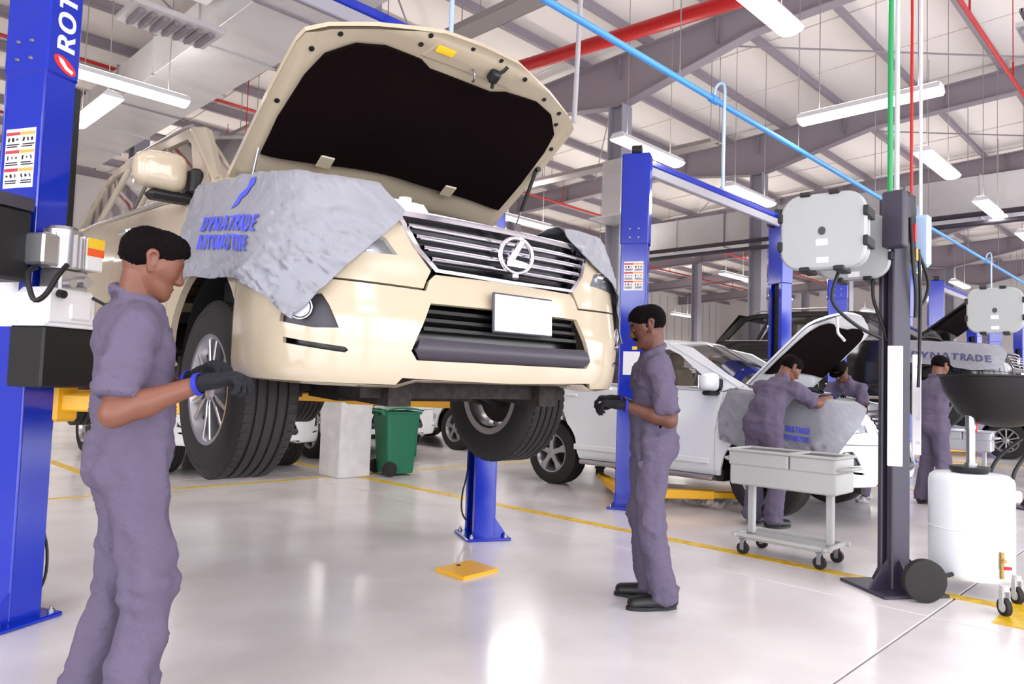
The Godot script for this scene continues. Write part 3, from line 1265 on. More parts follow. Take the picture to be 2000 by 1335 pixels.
func sym(pts: Array) -> PackedVector2Array:
	# a right half outline, listed from bottom to top, mirrored into a whole one
	var o := PackedVector2Array()
	for p in pts:
		o.append(Vector2(p[0], p[1]))
	for k in range(pts.size() - 1, -1, -1):
		if pts[k][0] > 1e-6:
			o.append(Vector2(-pts[k][0], pts[k][1]))
	return o


func mirror_u(pts: PackedVector2Array) -> PackedVector2Array:
	var o := PackedVector2Array()
	for p in pts:
		o.append(Vector2(-p.x, p.y))
	return o


func car(called: String, label: String, xf: Transform3D, o: Dictionary) -> Node3D:
	var root := thing(called, label, "car", Vector3.ZERO, 0.0, o.get("group", ""))
	root.transform = xf
	var paint: Material = o.paint
	var low: bool = o.get("low", false)
	var g := 0.09 if low else 0.04
	var wb := 2.79
	var drop: float = o.get("drop", 0.0)
	var drop_r: float = o.get("drop_rear", drop)
	var style: int = o.get("wheel", 0)
	var lens: Material = M.lens_glass
	# bumper with openings
	var mouth := sym([[0.0, 0.485], [0.30, 0.485], [0.315, 0.52], [0.30, 0.58], [0.262, 0.71], [0.0, 0.715]])
	var fog := V2([[-0.665, 0.60], [-0.655, 0.65], [-0.60, 0.705], [-0.53, 0.712], [-0.511, 0.672], [-0.487, 0.588], [-0.55, 0.583]])
	var slot := V2([[-0.648, 0.522], [-0.648, 0.543], [-0.47, 0.52], [-0.462, 0.509], [-0.47, 0.499]])
	var bo := sym([[0.0, 0.405], [0.33, 0.415], [0.345, 0.388], [0.60, 0.385], [1.0, 0.378], [1.0, 0.77], [0.52, 0.767], [0.272, 0.757], [0.262, 0.80], [0.245, 0.826], [0.0, 0.833]])
	var b := MB.new()
	b.patch(fascia, bo, [mouth, fog, slot, mirror_u(fog), mirror_u(slot)], g * 0.6, g, 0.02)
	var bumper := part(root, "front_bumper", b, paint)
	# rolled lower lip of the bumper
	b = MB.new()
	var rows := []
	for k in 3:
		var row := PackedVector3Array()
		for s in 41:
			var u := -1.0 + s * 0.05
			var p := fascia(u, 0.385 if absf(u) > 0.34 else 0.41)
			var inw := Vector3(-p.x, 0, -0.6).normalized()
			row.append(p + inw * [0.0, 0.05, 0.14][k] + Vector3.UP * [0.0, -0.012, 0.0][k])
		rows.append(row)
	b.grid(rows, false, true)
	part(bumper, "lower_lip", b, paint)
	# dark inside of the lower mouth, its slats and the grey band
	b = MB.new()
	b.patch(func(s, y): return fascia(s, y) * Vector3(0.97, 1, 1) - Vector3(0, 0, 0.10), sym([[0.0, 0.46], [0.36, 0.46], [0.30, 0.73], [0.0, 0.73]]), [], 0.1, 0.1)
	b.patch(func(s, y): return fascia(s, y) * Vector3(0.96, 1, 1) - Vector3(0, 0, 0.06), mirror_u(V2([[0.44, 0.48], [0.70, 0.48], [0.70, 0.73], [0.44, 0.73]])), [], 0.1, 0.1, 0.0, true)
	b.patch(func(s, y): return fascia(s, y) * Vector3(0.96, 1, 1) - Vector3(0, 0, 0.06), V2([[0.44, 0.48], [0.70, 0.48], [0.70, 0.73], [0.44, 0.73]]), [], 0.1, 0.1)
	var lg := part(root, "lower_grille", b, M.black_gloss)
	b = MB.new()
	b.patch(func(s, y): return fascia(s, y) - Vector3(0, 0, 0.012) + Vector3(0, 0, 0.022 * sin((y - 0.49) / 0.085 * PI)), sym([[0.0, 0.488], [0.29, 0.488], [0.308, 0.52], [0.292, 0.572], [0.0, 0.566]]), [], 0.03, 0.014, 0.03)
	part(lg, "bumper_band", b, M.grey_plastic, "dark grey plastic band")
	for y in [0.61, 0.645, 0.68]:
		b = MB.new()
		b.patch(func(s, yy): return fascia(s, yy) - Vector3(0, 0, 0.035), sym([[0.0, y - 0.007], [0.272, y - 0.007], [0.272, y + 0.007], [0.0, y + 0.007]]), [], 0.05, 0.02, 0.05)
		part(lg, "slat", b, M.black_plastic)
	# fog lamps
	for sg in [-1.0, 1.0]:
		b = MB.new()
		var fo := fog if sg < 0 else mirror_u(fog)
		b.patch(func(s, y): return fascia(s, y) * Vector3(0.985, 1, 1) - Vector3(0, 0, 0.025), fo, [], 0.04, 0.04)
		var fl := part(root, "fog_lamp", b, M.grey_plastic)
		var c := fascia(sg * 0.585, 0.655) - Vector3(0, 0, 0.02)
		var d := Vector3(sg * 0.45, 0, 0.9).normalized()
		b = MB.new()
		var f := b.frame(d)
		var ring := []
		for k in 25:
			var t := TAU * k / 24.0
			ring.append(c + d * 0.022 + (f.x * cos(t) + f.y * sin(t)) * 0.042)
		b.tube(ring, 0.005, 6)
		part(fl, "ring", b, M.chrome)
		b = MB.new()
		b.cyl(c, c + d * 0.02, 0.04, 0.036, 20)
		part(fl, "lens", b, M.steel)
	# upper front corners with the headlamps
	var head := V2([[-0.345, 0.885], [-0.375, 0.945], [-0.50, 0.99], [-0.80, 1.005], [-0.84, 0.93], [-0.60, 0.865]])
	for sg in [-1.0, 1.0]:
		var ol := V2([[-0.279, 0.766], [-0.52, 0.775], [-1.0, 0.778], [-1.0, 1.165], [-0.6, 1.10], [-0.37, 1.085], [-0.362, 1.07], [-0.305, 0.925], [-0.258, 0.838], [-0.27, 0.80]])
		var hd := head
		if sg > 0:
			ol = mirror_u(ol)
			hd = mirror_u(hd)
		b = MB.new()
		b.patch(fascia, ol, [hd], g * 0.7, g, 0.03)
		part(root, "front_corner_panel", b, paint)
		b = MB.new()
		b.patch(func(s, y): return fascia(s, y) * Vector3(0.96, 1, 1) - Vector3(0, 0, 0.07), hd, [], 0.05, 0.05)
		var hl := part(root, "headlamp", b, M.alloy)
		b = MB.new()
		b.patch(fascia, hd, [], 0.05, 0.05)
		part(hl, "lens", b, lens)
		for s in [0.47, 0.62, 0.74]:
			b = MB.new()
			var c2 := fascia(sg * s, 0.945) - Vector3(sg * 0.03, 0, 0.05)
			b.lathe([Vector2(0.0, 0.0), Vector2(0.025, 0.004), Vector2(0.036, 0.02), Vector2(0.04, 0.035)], Transform3D(b.frame(Vector3(sg * 0.3, 0, 1)) * Basis(Vector3.RIGHT, PI / 2), c2), 16, true)
			part(hl, "reflector", b, M.chrome)
	# grille
	b = MB.new()
	b.patch(func(s, y): return fascia(s, y) - Vector3(0, 0, 0.06), sym([[0.0, 0.82], [0.27, 0.82], [0.37, 1.08], [0.0, 1.09]]), [], 0.08, 0.08)
	var gr := part(root, "grille", b, M.black_gloss)
	var go := sym([[0.0, 0.832], [0.25, 0.836], [0.302, 0.92], [0.358, 1.055], [0.345, 1.068], [0.0, 1.078]])
	var gi := sym([[0.0, 0.845], [0.242, 0.849], [0.29, 0.92], [0.34, 1.045], [0.0, 1.052]])
	b = MB.new()
	b.patch(func(s, y): return fascia(s, y) + Vector3(0, 0, 0.012), go, [gi], 0.03, 0.02, 0.05)
	part(gr, "frame", b, M.chrome, "bright chrome grille surround")
	for k in 4:
		var y := 0.885 + k * 0.041
		var hw := lerpf(0.262, 0.325, k / 3.0)
		b = MB.new()
		var rw := []
		for j in 9:
			var t := TAU * j / 8.0
			var row := PackedVector3Array()
			for s in 33:
				var u := -hw + hw * s / 16.0
				row.append(fascia(u, y) + Vector3(0, 0.0125 * sin(t), 0.002 + 0.02 * cos(t)))
			rw.append(row)
		b.grid(rw, false, true)
		part(gr, "chrome_bar", b, M.chrome)
	if o.get("emblem", true):
		b = MB.new()
		var ec := fascia(0.014, 0.957) + Vector3(0, 0, 0.035)
		if o.get("maker", false):
			ring_emblem(b, ec)
		else:
			b.cyl(ec - Vector3(0, 0, 0.02), ec, 0.055, 0.05, 24)
		part(gr, "emblem", b, M.chrome, "chrome emblem" if not o.get("maker", false) else "chrome oval emblem with a slanted letter")
		b = MB.new()
		var cc := fascia(0.014, 0.868) + Vector3(0, 0, 0.012)
		b.rbox(cc, Vector3(0.035, 0.03, 0.03), 0.008)
		part(gr, "camera", b, M.steel)
	# number plate
	b = MB.new()
	var pc := fascia(0.03, 0.70) + Vector3(0, 0, 0.02)
	b.rbox(pc, Vector3(0.345, 0.168, 0.012), 0.004, Basis(Vector3.RIGHT, -0.08))
	var pl := part(root, "number_plate", b, M.grey_plastic)
	b = MB.new()
	b.rbox(pc + Vector3(0, 0, 0.008), Vector3(0.33, 0.153, 0.006), 0.002, Basis(Vector3.RIGHT, -0.08))
	part(pl, "blank_face", b, M.plate_white, "plain white plate")
	# flanks
	for sg in [-1.0, 1.0]:
		var fl := func(z, y): return flank(z, y, sg)
		var flip: bool = sg > 0
		var shut := 0.006
		var fen := [[0.352, 0.40]]
		fen = [[0.352, 1.165], [0.352, 0.41]]
		fen.append_array(arch(0.0, 0.39, 0.455, 0.352, -0.43, 14))
		fen.append_array([[-0.47, 0.36], [-0.52, 0.36], [-0.52, 0.8], [-0.47, 1.215], [-0.27, 1.275], [0.0, 1.235]])
		var doorf := [[-0.526, 0.36], [-0.526, 0.8], [-0.476, 1.215], [-1.68, 1.235], [-1.69, 0.8], [-1.66, 0.36]]
		var doorr := [[-1.666, 0.36], [-1.696, 0.8], [-1.686, 1.235], [-2.66, 1.25], [-2.62, 0.98]]
		doorr.append_array(arch(-wb, 0.39, 0.47, -2.50, -2.37, 5))
		doorr.append([-2.33, 0.36])
		var quart := [[-2.666, 1.25], [-2.626, 0.985]]
		quart.append_array(arch(-wb, 0.39, 0.455, -2.60, -3.22, 12))
		quart.append_array([[-3.27, 0.42], [-3.70, 0.45], [-3.76, 0.8], [-3.72, 1.25]])
		for pn in [["front_wing", fen], ["front_door", doorf], ["rear_door", doorr], ["rear_quarter_panel", quart]]:
			b = MB.new()
			b.patch(fl, V2(pn[1]), [], g * 1.5, g, 0.03, flip)
			var dr := part(root, pn[0], b, paint)
			if pn[0].ends_with("door"):
				b = MB.new()
				var hz: float = -1.56 if pn[0] == "front_door" else -2.50
				var hp := flank(hz, 1.115, sg) + Vector3(sg * 0.028, 0, 0)
				b.rbox(hp, Vector3(0.025, 0.032, 0.2), 0.01)
				b.rbox(hp + Vector3(-sg * 0.015, 0, 0.085), Vector3(0.03, 0.04, 0.03), 0.008)
				part(dr, "handle", b, M.chrome if o.get("maker", false) else paint)
				b = MB.new()
				var zc: float = -1.1 if pn[0] == "front_door" else -2.05
				b.rbox(flank(zc, 0.50, sg) + Vector3(sg * 0.012, 0, 0), Vector3(0.03, 0.07, 1.05 if zc > -1.5 else 0.66), 0.012)
				part(dr, "side_moulding", b, paint)
		# glasshouse side with windows
		var gh := V2([[-0.27, 1.285], [-0.95, 1.69], [-1.25, 1.755], [-2.2, 1.79], [-3.0, 1.775], [-3.3, 1.72], [-3.72, 1.26], [-2.6, 1.252], [-1.6, 1.24], [-0.52, 1.222]])
		var w1 := V2([[-0.58, 1.262], [-1.10, 1.615], [-1.25, 1.675], [-1.66, 1.69], [-1.66, 1.27]])
		var w2 := V2([[-1.76, 1.272], [-1.76, 1.692], [-2.55, 1.70], [-2.64, 1.285]])
		var w3 := V2([[-2.74, 1.288], [-2.66, 1.698], [-3.0, 1.69], [-3.2, 1.645], [-3.50, 1.30]])
		b = MB.new()
		b.patch(fl, gh, [w1, w2, w3], g * 1.4, g, 0.035, flip)
		var frame := part(root, "window_frame", b, paint)
		for w in [w1, w2, w3]:
			b = MB.new()
			b.patch(func(z, y): return flank(z, y, sg) - Vector3(sg * 0.014, 0, 0), w, [], 0.15, 0.1, 0.0, flip)
			part(frame, "side_window", b, M.car_glass)
		b = MB.new()
		b.patch(func(z, y): return flank(z, y, sg) + Vector3(sg * 0.004, 0, 0), V2([[-1.664, 1.262], [-1.664, 1.695], [-1.756, 1.697], [-1.756, 1.264]]), [], 0.1, 0.1, 0.0, flip)
		part(frame, "door_pillar", b, M.black_gloss)
		b = MB.new()
		b.tube([flank(-0.56, 1.25, sg) + Vector3(sg * 0.006, 0, 0), flank(-1.66, 1.258, sg) + Vector3(sg * 0.006, 0, 0), flank(-2.6, 1.272, sg) + Vector3(sg * 0.006, 0, 0), flank(-3.52, 1.288, sg) + Vector3(sg * 0.004, 0, 0)], 0.011, 6)
		part(frame, "belt_trim", b, M.chrome)
		# sill and side step
		b = MB.new()
		b.box(Vector3(sg * 0.84, 0.36, -1.4), Vector3(0.14, 0.12, 1.9))
		part(root, "sill", b, M.underbody)
		b = MB.new()
		b.rbox(Vector3(sg * 0.93, 0.33, -1.4), Vector3(0.18, 0.05, 1.75), 0.015)
		part(root, "side_step", b, paint if o.get("maker", false) else M.alloy)
		# roof rail
		b = MB.new()
		b.tube(smooth_path([flank(-1.5, 1.785, sg) - Vector3(sg * 0.06, -0.005, 0), flank(-1.62, 1.79, sg) - Vector3(sg * 0.06, -0.045, 0), flank(-2.9, 1.79, sg) - Vector3(sg * 0.06, -0.045, 0), flank(-3.05, 1.77, sg) - Vector3(sg * 0.06, -0.01, 0)], 4), 0.014, 8)
		part(root, "roof_rail", b, M.alloy)
		# mirror
		b = MB.new()
		var mc := Vector3(sg * 1.03, 1.315, -0.56)
		var rr := []
		for a in 13:
			var ph := -PI / 2 + PI * a / 12.0
			var row := PackedVector3Array()
			for k in 20:
				var t := TAU * k / 20.0
				var cx := signf(cos(t)) * pow(absf(cos(t)), 0.55)
				var cy := signf(sin(t)) * pow(absf(sin(t)), 0.6)
				var cr := pow(absf(cos(ph)), 0.5)
				row.append(mc + Vector3(cx * 0.125 * cr, cy * (0.095 - 0.012 * sg * cx) * cr, sin(ph) * 0.075))
			rr.append(row)
		b.grid(rr, true)
		var mi := part(root, "door_mirror", b, paint)
		b = MB.new()
		b.rbox(mc + Vector3(-sg * 0.06, -0.115, -0.01), Vector3(0.22, 0.05, 0.11), 0.02)
		b.rbox(flank(-0.62, 1.29, sg) + Vector3(sg * 0.02, 0, 0.04), Vector3(0.06, 0.13, 0.16), 0.015)
		part(mi, "mirror_foot", b, M.black_plastic)
		b = MB.new()
		b.rbox(mc + Vector3(0, 0, -0.07), Vector3(0.2, 0.14, 0.012), 0.005)
		part(mi, "mirror_glass", b, M.chrome)
		# wheels and wheel wells
		for ax in 2:
			var cz := -wb * ax
			b = MB.new()
			var r0 := []
			for k in 13:
				var t := PI * k / 12.0
				var row := PackedVector3Array()
				for s in 2:
					row.append(Vector3(sg * (0.90 if s == 0 else 0.52), 0.37 + sin(t) * 0.46, cz + cos(t) * 0.46))
				r0.append(row)
			b.grid(r0, false, sg < 0)
			for k in 12:
				b.tri(Vector3(sg * 0.52, 0.37, cz), r0[k][1], r0[k + 1][1])
			part(root, "wheel_well", b, M.black_plastic)
			add_wheel(root, Vector3(sg * 0.80, 0.385 - (drop if ax == 0 else drop_r), cz), sg, style, low)
	# roof, windscreen, tail
	b = MB.new()
	var ro := V2([[-0.655, -1.22], [-0.35, -1.10], [0.0, -1.06], [0.35, -1.10], [0.655, -1.22], [0.66, -2.2], [0.655, -3.0], [0.60, -3.34], [0.0, -3.42], [-0.60, -3.34], [-0.655, -3.0], [-0.66, -2.2]])
	b.patch(func(x, z): return Vector3(x, 1.845 - 0.10 * pow(x / 0.66, 2.0) - 0.07 * pow((z + 2.2) / 1.15, 2.0), z), ro, [], 0.12, 0.15, 0.02, true)
	part(root, "roof", b, paint)
	b = MB.new()
	var ws := func(u, v): return Vector3(u * lerpf(0.80, 0.655, v), lerpf(1.29, 1.765 - 0.03 * u * u, v) , lerpf(-0.15 - 0.16 * u * u, -1.06 - 0.16 * u * u, v))
	b.patch(ws, V2([[-0.97, 0.0], [0.97, 0.0], [0.97, 1.0], [-0.97, 1.0]]), [], 0.2, 0.2)
	part(root, "windscreen", b, M.car_glass)
	for sg in [-1.0, 1.0]:
		b = MB.new()
		b.patch(ws, V2([[sg * 0.93, -0.03], [sg * 1.08, -0.03], [sg * 1.06, 1.03], [sg * 0.93, 1.03]]), [], 0.2, 0.2, 0.02)
		part(root, "windscreen_pillar", b, paint)
	b = MB.new()
	var tl := func(u, y): return Vector3(u * stab(y, CW) * 0.945, y, tab(y, [[0.4, -3.72], [0.55, -3.85], [0.8, -3.84], [1.25, -3.74], [1.78, -3.36]]))
	b.patch(tl, V2([[-1.0, 0.42], [1.0, 0.42], [1.0, 1.78], [-1.0, 1.78]]), [V2([[-0.82, 1.27], [0.82, 1.27], [0.82, 1.70], [-0.82, 1.70]])], 0.2, 0.1, 0.02, true)
	var tg := part(root, "tailgate", b, paint)
	b = MB.new()
	b.patch(tl, V2([[-0.815, 1.275], [0.815, 1.275], [0.815, 1.695], [-0.815, 1.695]]), [], 0.3, 0.2, 0.0, true)
	part(tg, "rear_window", b, M.car_glass)
	for sg in [-1.0, 1.0]:
		b = MB.new()
		b.rbox(Vector3(sg * 0.80, 1.05, -3.80), Vector3(0.16, 0.36, 0.09), 0.02)
		part(root, "tail_lamp", b, M.tail_red)
	# cabin
	b = MB.new()
	b.box(Vector3(0, 0.62, -1.9), Vector3(1.5, 0.06, 3.2))
	b.box(Vector3(0, 1.0, -0.75), Vector3(1.45, 0.4, 0.5))
	b.box(Vector3(0, 0.8, -0.36), Vector3(1.5, 0.8, 0.04))
	var cab := part(root, "dashboard", b, M.grey_plastic)
	for row in 2:
		for sg in [-1.0, 1.0]:
			b = MB.new()
			var sz := -1.45 - row * 0.95
			b.rbox(Vector3(sg * 0.36, 0.85, sz), Vector3(0.5, 0.16, 0.5), 0.05)
			b.rbox(Vector3(sg * 0.36, 1.2, sz - 0.28), Vector3(0.48, 0.62, 0.16), 0.05, Basis(Vector3.RIGHT, -0.2))
			b.rbox(Vector3(sg * 0.36, 1.60, sz - 0.36), Vector3(0.26, 0.17, 0.09), 0.03)
			part(root, "seat", b, M.seat)
	if not low:
		b = MB.new()
		var ring := []
		for k in 25:
			var t := TAU * k / 24.0
			ring.append(Vector3(0.36 + cos(t) * 0.18, 1.13 + sin(t) * 0.15, -1.02 + sin(t) * -0.09))
		b.tube(ring, 0.016, 8)
		part(root, "steering_wheel", b, M.black_plastic)
	# underbody
	b = MB.new()
	for sg in [-1.0, 1.0]:
		b.box(Vector3(sg * 0.42, 0.36, -1.5), Vector3(0.11, 0.14, 4.5))
		b.box(Vector3(sg * 0.58, 0.345 - drop * 0.5, 0.02), Vector3(0.4, 0.045, 0.10), Basis(Vector3.BACK, sg * -0.35 * drop / 0.1))
		b.box(Vector3(sg * 0.56, 0.345 - drop * 0.5, -0.12), Vector3(0.4, 0.045, 0.09), Basis(Vector3.BACK, sg * -0.35 * drop / 0.1))
		b.cyl(Vector3(sg * 0.5, 0.30, 0.05), Vector3(sg * 0.55, 0.80, 0.02), 0.05, -1, 10)
		b.cyl(Vector3(sg * 0.36, 0.36, 0.0), Vector3(sg * 0.72, 0.385 - drop, 0.0), 0.028, -1, 10)
	b.box(Vector3(0, 0.33, 0.05), Vector3(0.8, 0.13, 0.3))
	b.box(Vector3(0, 0.36, 0.62), Vector3(1.15, 0.08, 0.16))
	b.box(Vector3(0, 0.37, 0.35), Vector3(0.9, 0.03, 0.5))
	b.box(Vector3(0, 0.40, -0.75), Vector3(0.34, 0.3, 0.9))
	b.box(Vector3(0, 0.52, -2.1), Vector3(1.4, 0.1, 3.0))
	b.cyl(Vector3(-0.75, 0.385 - drop_r, -wb), Vector3(0.75, 0.385 - drop_r, -wb), 0.05, -1, 10)
	b.box(Vector3(0, 0.36 - drop_r * 0.5, -wb), Vector3(0.3, 0.2, 0.3))
	b.box(Vector3(0, 0.5, -3.3), Vector3(1.3, 0.2, 0.7))
	part(root, "underbody", b, M.underbody)
	# engine bay
	b = MB.new()
	b.box(Vector3(0, 0.62, 0.25), Vector3(1.1, 0.4, 0.9))
	b.box(Vector3(-0.66, 0.85, 0.15), Vector3(0.3, 0.35, 0.7))
	b.box(Vector3(0.66, 0.85, 0.15), Vector3(0.3, 0.35, 0.7))
	b.box(Vector3(0, 0.90, 0.64), Vector3(1.1, 0.2, 0.08))
	b.box(Vector3(0, 1.02, -0.30), Vector3(1.5, 0.22, 0.10))
	var bay := part(root, "engine_bay", b, M.black_plastic)
	b = MB.new()
	b.rbox(Vector3(0.05, 1.0, 0.15), Vector3(0.62, 0.16, 0.62), 0.05)
	part(bay, "engine_cover", b, M.grey_plastic)
	hood(root, paint, o)
	return root


func ring_emblem(b: MB, c: Vector3) -> void:
	var rows := []
	for k in 33:
		var t := TAU * k / 32.0
		var row := PackedVector3Array()
		for s in 9:
			var q := TAU * s / 8.0
			var rad := Vector3(cos(t) * 0.092, sin(t) * 0.075, 0)
			row.append(c + rad * (1.0 + 0.115 * cos(q)) + Vector3(0, 0, 0.011 * sin(q)))
		rows.append(row)
	b.grid(rows)
	b.prism(V2([[0.012, 0.066], [0.034, 0.062], [-0.016, -0.02], [0.05, -0.026], [0.074, -0.036], [0.06, -0.05], [-0.055, -0.05], [-0.058, -0.034], [-0.05, -0.018]]), Transform3D(Basis(), c - Vector3(0, 0, 0.008)), 0.018, 0.003)


func hood(root: Node3D, paint: Material, o: Dictionary) -> void:
	var ang: float = o.get("hood", -1.0)
	var hy := 1.314
	var hz := -0.268
	var al := deg_to_rad(ang)
	if ang < 0.0:
		hy = 1.29
		hz = -0.26
		al = deg_to_rad(-10.5)
	var fwd := Vector3(0, sin(al), cos(al))
	var nor := Vector3(0, cos(al), -sin(al))
	var srf := func(x, d): return Vector3(x, hy, hz) + fwd * d + nor * (0.055 * (1.0 - pow(x / 0.81, 2.0)) - (0.05 * pow(maxf(d - 0.75, 0.0) / 0.35, 2.0)))
	var ol := sym([[0.0, -0.03], [0.5, -0.02], [0.81, 0.0], [0.815, 0.5], [0.805, 0.80], [0.79, 0.86], [0.71, 0.916], [0.51, 0.995], [0.22, 1.08], [0.0, 1.09]])
	var g := 0.12 if o.get("low", false) else 0.05
	var b := MB.new()
	b.patch(srf, ol, [], g, g, 0.022, true)
	var h := part(root, "hood", b, paint)
	if ang < 0.0:
		return
	# inner skin with its raised border, seen from below
	var und := func(x, d): return srf.call(x, d) - nor * (0.03 + 0.018 * smoothstep(0.0, 0.07, minf(minf(0.81 - absf(x), d - 0.0), 1.07 - d)))
	b = MB.new()
	b.patch(und, ol, [], g, g, 0.0)
	var inner := part(h, "inner_skin", b, o.get("inner", paint), "painted underside of the hood")
	var lo := sym([[0.0, 0.225], [0.35, 0.21], [0.73, 0.195], [0.735, 0.42], [0.715, 0.67], [0.68, 0.80], [0.58, 0.895], [0.45, 0.93], [0.25, 0.917], [0.18, 0.885], [0.0, 0.884]])
	var lin := func(x, d): return und.call(x, d) - nor * (0.012 + 0.012 * sin(clampf((0.735 - absf(x)) / 0.1, 0, 1) * PI / 2) + 0.006 * sin(x * 9.0) * sin(d * 8.0))
	b = MB.new()
	b.patch(lin, lo, [], g, g, 0.016)
	part(h, "sound_liner", b, M.hood_liner, "dark felt liner under the hood")
	if o.get("low", false):
		return
	# rear lip rib, tabs, bolts, latch, sticker, hook
	for x in [-0.415, 0.34]:
		b = MB.new()
		b.rbox(lin.call(x, 0.23) - nor * 0.004, Vector3(0.075, 0.012, 0.075), 0.004, Basis(Vector3.RIGHT, -al))
		part(inner, "liner_tab", b, o.inner)
	for p in [[-0.74, 0.80], [-0.66, 0.91], [-0.3, 0.99], [-0.05, 1.06], [0.12, 1.06], [0.3, 1.02], [0.48, 0.96], [0.66, 0.85], [0.75, 0.70], [-0.77, 0.5], [-0.28, 1.045], [0.62, 0.92]]:
		b = MB.new()
		b.cyl(und.call(p[0], p[1]) - nor * 0.004, und.call(p[0], p[1]) + nor * 0.01, 0.012, -1, 10)
		part(inner, "drain_hole_plug", b, M.black_plastic)
	b = MB.new()
	b.patch(func(x, d): return und.call(x, d) - nor * 0.006, V2([[-0.26, 0.94], [0.26, 0.94], [0.22, 1.045], [-0.22, 1.045]]), [], 0.05, 0.05, 0.008)
	part(inner, "latch_plate", b, o.inner)
	b = MB.new()
	b.patch(func(x, d): return und.call(x, d) - nor * 0.010, V2([[-0.225, 0.985], [-0.125, 0.985], [-0.125, 1.025], [-0.225, 1.025]]), [], 0.05, 0.05)
	part(inner, "warning_sticker", b, M.label_yellow, "small yellow sticker")
	b = MB.new()
	var lp: Vector3 = und.call(0.117, 0.985) - nor * 0.03
	b.rbox(lp, Vector3(0.05, 0.05, 0.06), 0.01, Basis(Vector3.RIGHT, -al))
	b.tube([lp, lp + fwd * 0.05 - nor * 0.01 + Vector3(0.02, 0, 0), lp + fwd * 0.075 - nor * 0.005 + Vector3(0.03, 0, 0)], 0.009, 8)
	b.tube([lp, lp - fwd * 0.05 + Vector3(0.015, 0, 0) - nor * 0.02], 0.009, 8)
	part(inner, "latch", b, M.black_plastic)
	b = MB.new()
	var kp: Vector3 = und.call(0.01, 0.965) - nor * 0.01
	b.tube(smooth_path([kp, kp - nor * 0.03, kp - nor * 0.04 - fwd * 0.03 + Vector3(0.012, 0, 0), kp - fwd * 0.045 - nor * 0.02 + Vector3(0.02, 0, 0)], 4), 0.005, 6)
	part(inner, "hook", b, M.steel)
	# gas struts
	for sg in [-1.0, 1.0]:
		var top := Vector3(0.77 * sg, 1.60, 0.19) if sg > 0 else Vector3(-0.765, 1.40, -0.02)
		var bot := Vector3(0.76 * sg, 1.18, 0.0) if sg > 0 else Vector3(-0.77, 1.16, -0.1)
		b = MB.new()
		b.cyl(top, top.lerp(bot, 0.55), 0.011, -1, 10)
		b.cyl(top, top + Vector3(0, 0, 0.02), 0.016, -1, 8)
		if sg < 0:
			b = MB.new()
			b.cyl(top, top.lerp(bot, 0.55), 0.006, -1, 10)
		var st := part(h, "gas_strut", b, M.black_plastic if sg > 0 else M.chrome)
		b = MB.new()
		b.cyl(top.lerp(bot, 0.5), bot, 0.005, -1, 8)
		part(st, "strut_rod", b, M.chrome)


# a protective cloth over the wing of a car
func wing_cover(xf: Transform3D, sg: float, outline: PackedVector2Array, label: String, group: String, wr := 1.0, step := 0.017) -> Node3D:
	var nz := FastNoiseLite.new()
	nz.seed = 77
	nz.frequency = 1.0
	nz.fractal_octaves = 3
	var f := func(t, h):
		var p := wing_shell(t, h, sg)
		var e := 0.01
		var nn := (wing_shell(t + e, h, sg) - wing_shell(t - e, h, sg)).cross(wing_shell(t, h + e, sg) - wing_shell(t, h - e, sg)).normalized() * -1.0
		if sg > 0:
			nn = -nn
		var free := clampf((h - 0.05) / 0.45, 0.0, 1.0)
		var ridge := 1.0 - minf(1.0, absf(nz.get_noise_2d(t * 3.4 - h * 4.0, 9.0 + h * 3.0)) * 5.0)
		var ridge2 := 1.0 - minf(1.0, absf(nz.get_noise_2d(t * 5.0 + h * 6.0 + 31.0, h * 4.0 - 7.0)) * 6.0)
		var calm := 1.0 - 0.97 * exp(-pow((t - 0.9) / 0.5, 4.0) - pow((h - 0.22) / 0.17, 4.0))
		var w := nz.get_noise_2d(t * 3.0 + h * 1.5, h * 4.0) * 0.040 * (0.35 + 0.65 * calm) + calm * (ridge * 0.011 + ridge2 * 0.007 + nz.get_noise_2d(t * 8.0 + 20.0, h * 9.0) * 0.006)
		return p + nn * (0.024 + wr * maxf(w * (0.35 + 0.9 * free), -0.008) + 0.02 * free * free) + Vector3(0, 0.004, 0)
	var o := thing("wing_cover", label, "cover", Vector3.ZERO, 0.0, group)
	o.transform = xf
	var b := MB.new()
	b.patch(f, outline, [], step, step, 0.004, sg < 0)
	part(o, "cloth", b, M.cover_cloth)
	o.set_meta("srf", f)
	return o


func print_on(o: Node3D, sg: float, text: String, size: float, at: Vector2, du: Vector2, dv: Vector2, m: Material, width := 0.0) -> void:
	var f: Callable = o.get_meta("srf")
	var b := MB.new()
	letters(b, text, size, Transform3D(), 0.002, true, func(x, y):
		var q: Vector2 = at + du * x + dv * y
		var e := 0.004
		var nn: Vector3 = (f.call(q.x + e, q.y) - f.call(q.x - e, q.y)).cross(f.call(q.x, q.y + e) - f.call(q.x, q.y - e)).normalized()
		if sg < 0:
			nn = -nn
		return [f.call(q.x, q.y) + nn * 0.007, nn], width)
	part(o, "lettering", b, m, "printed words")


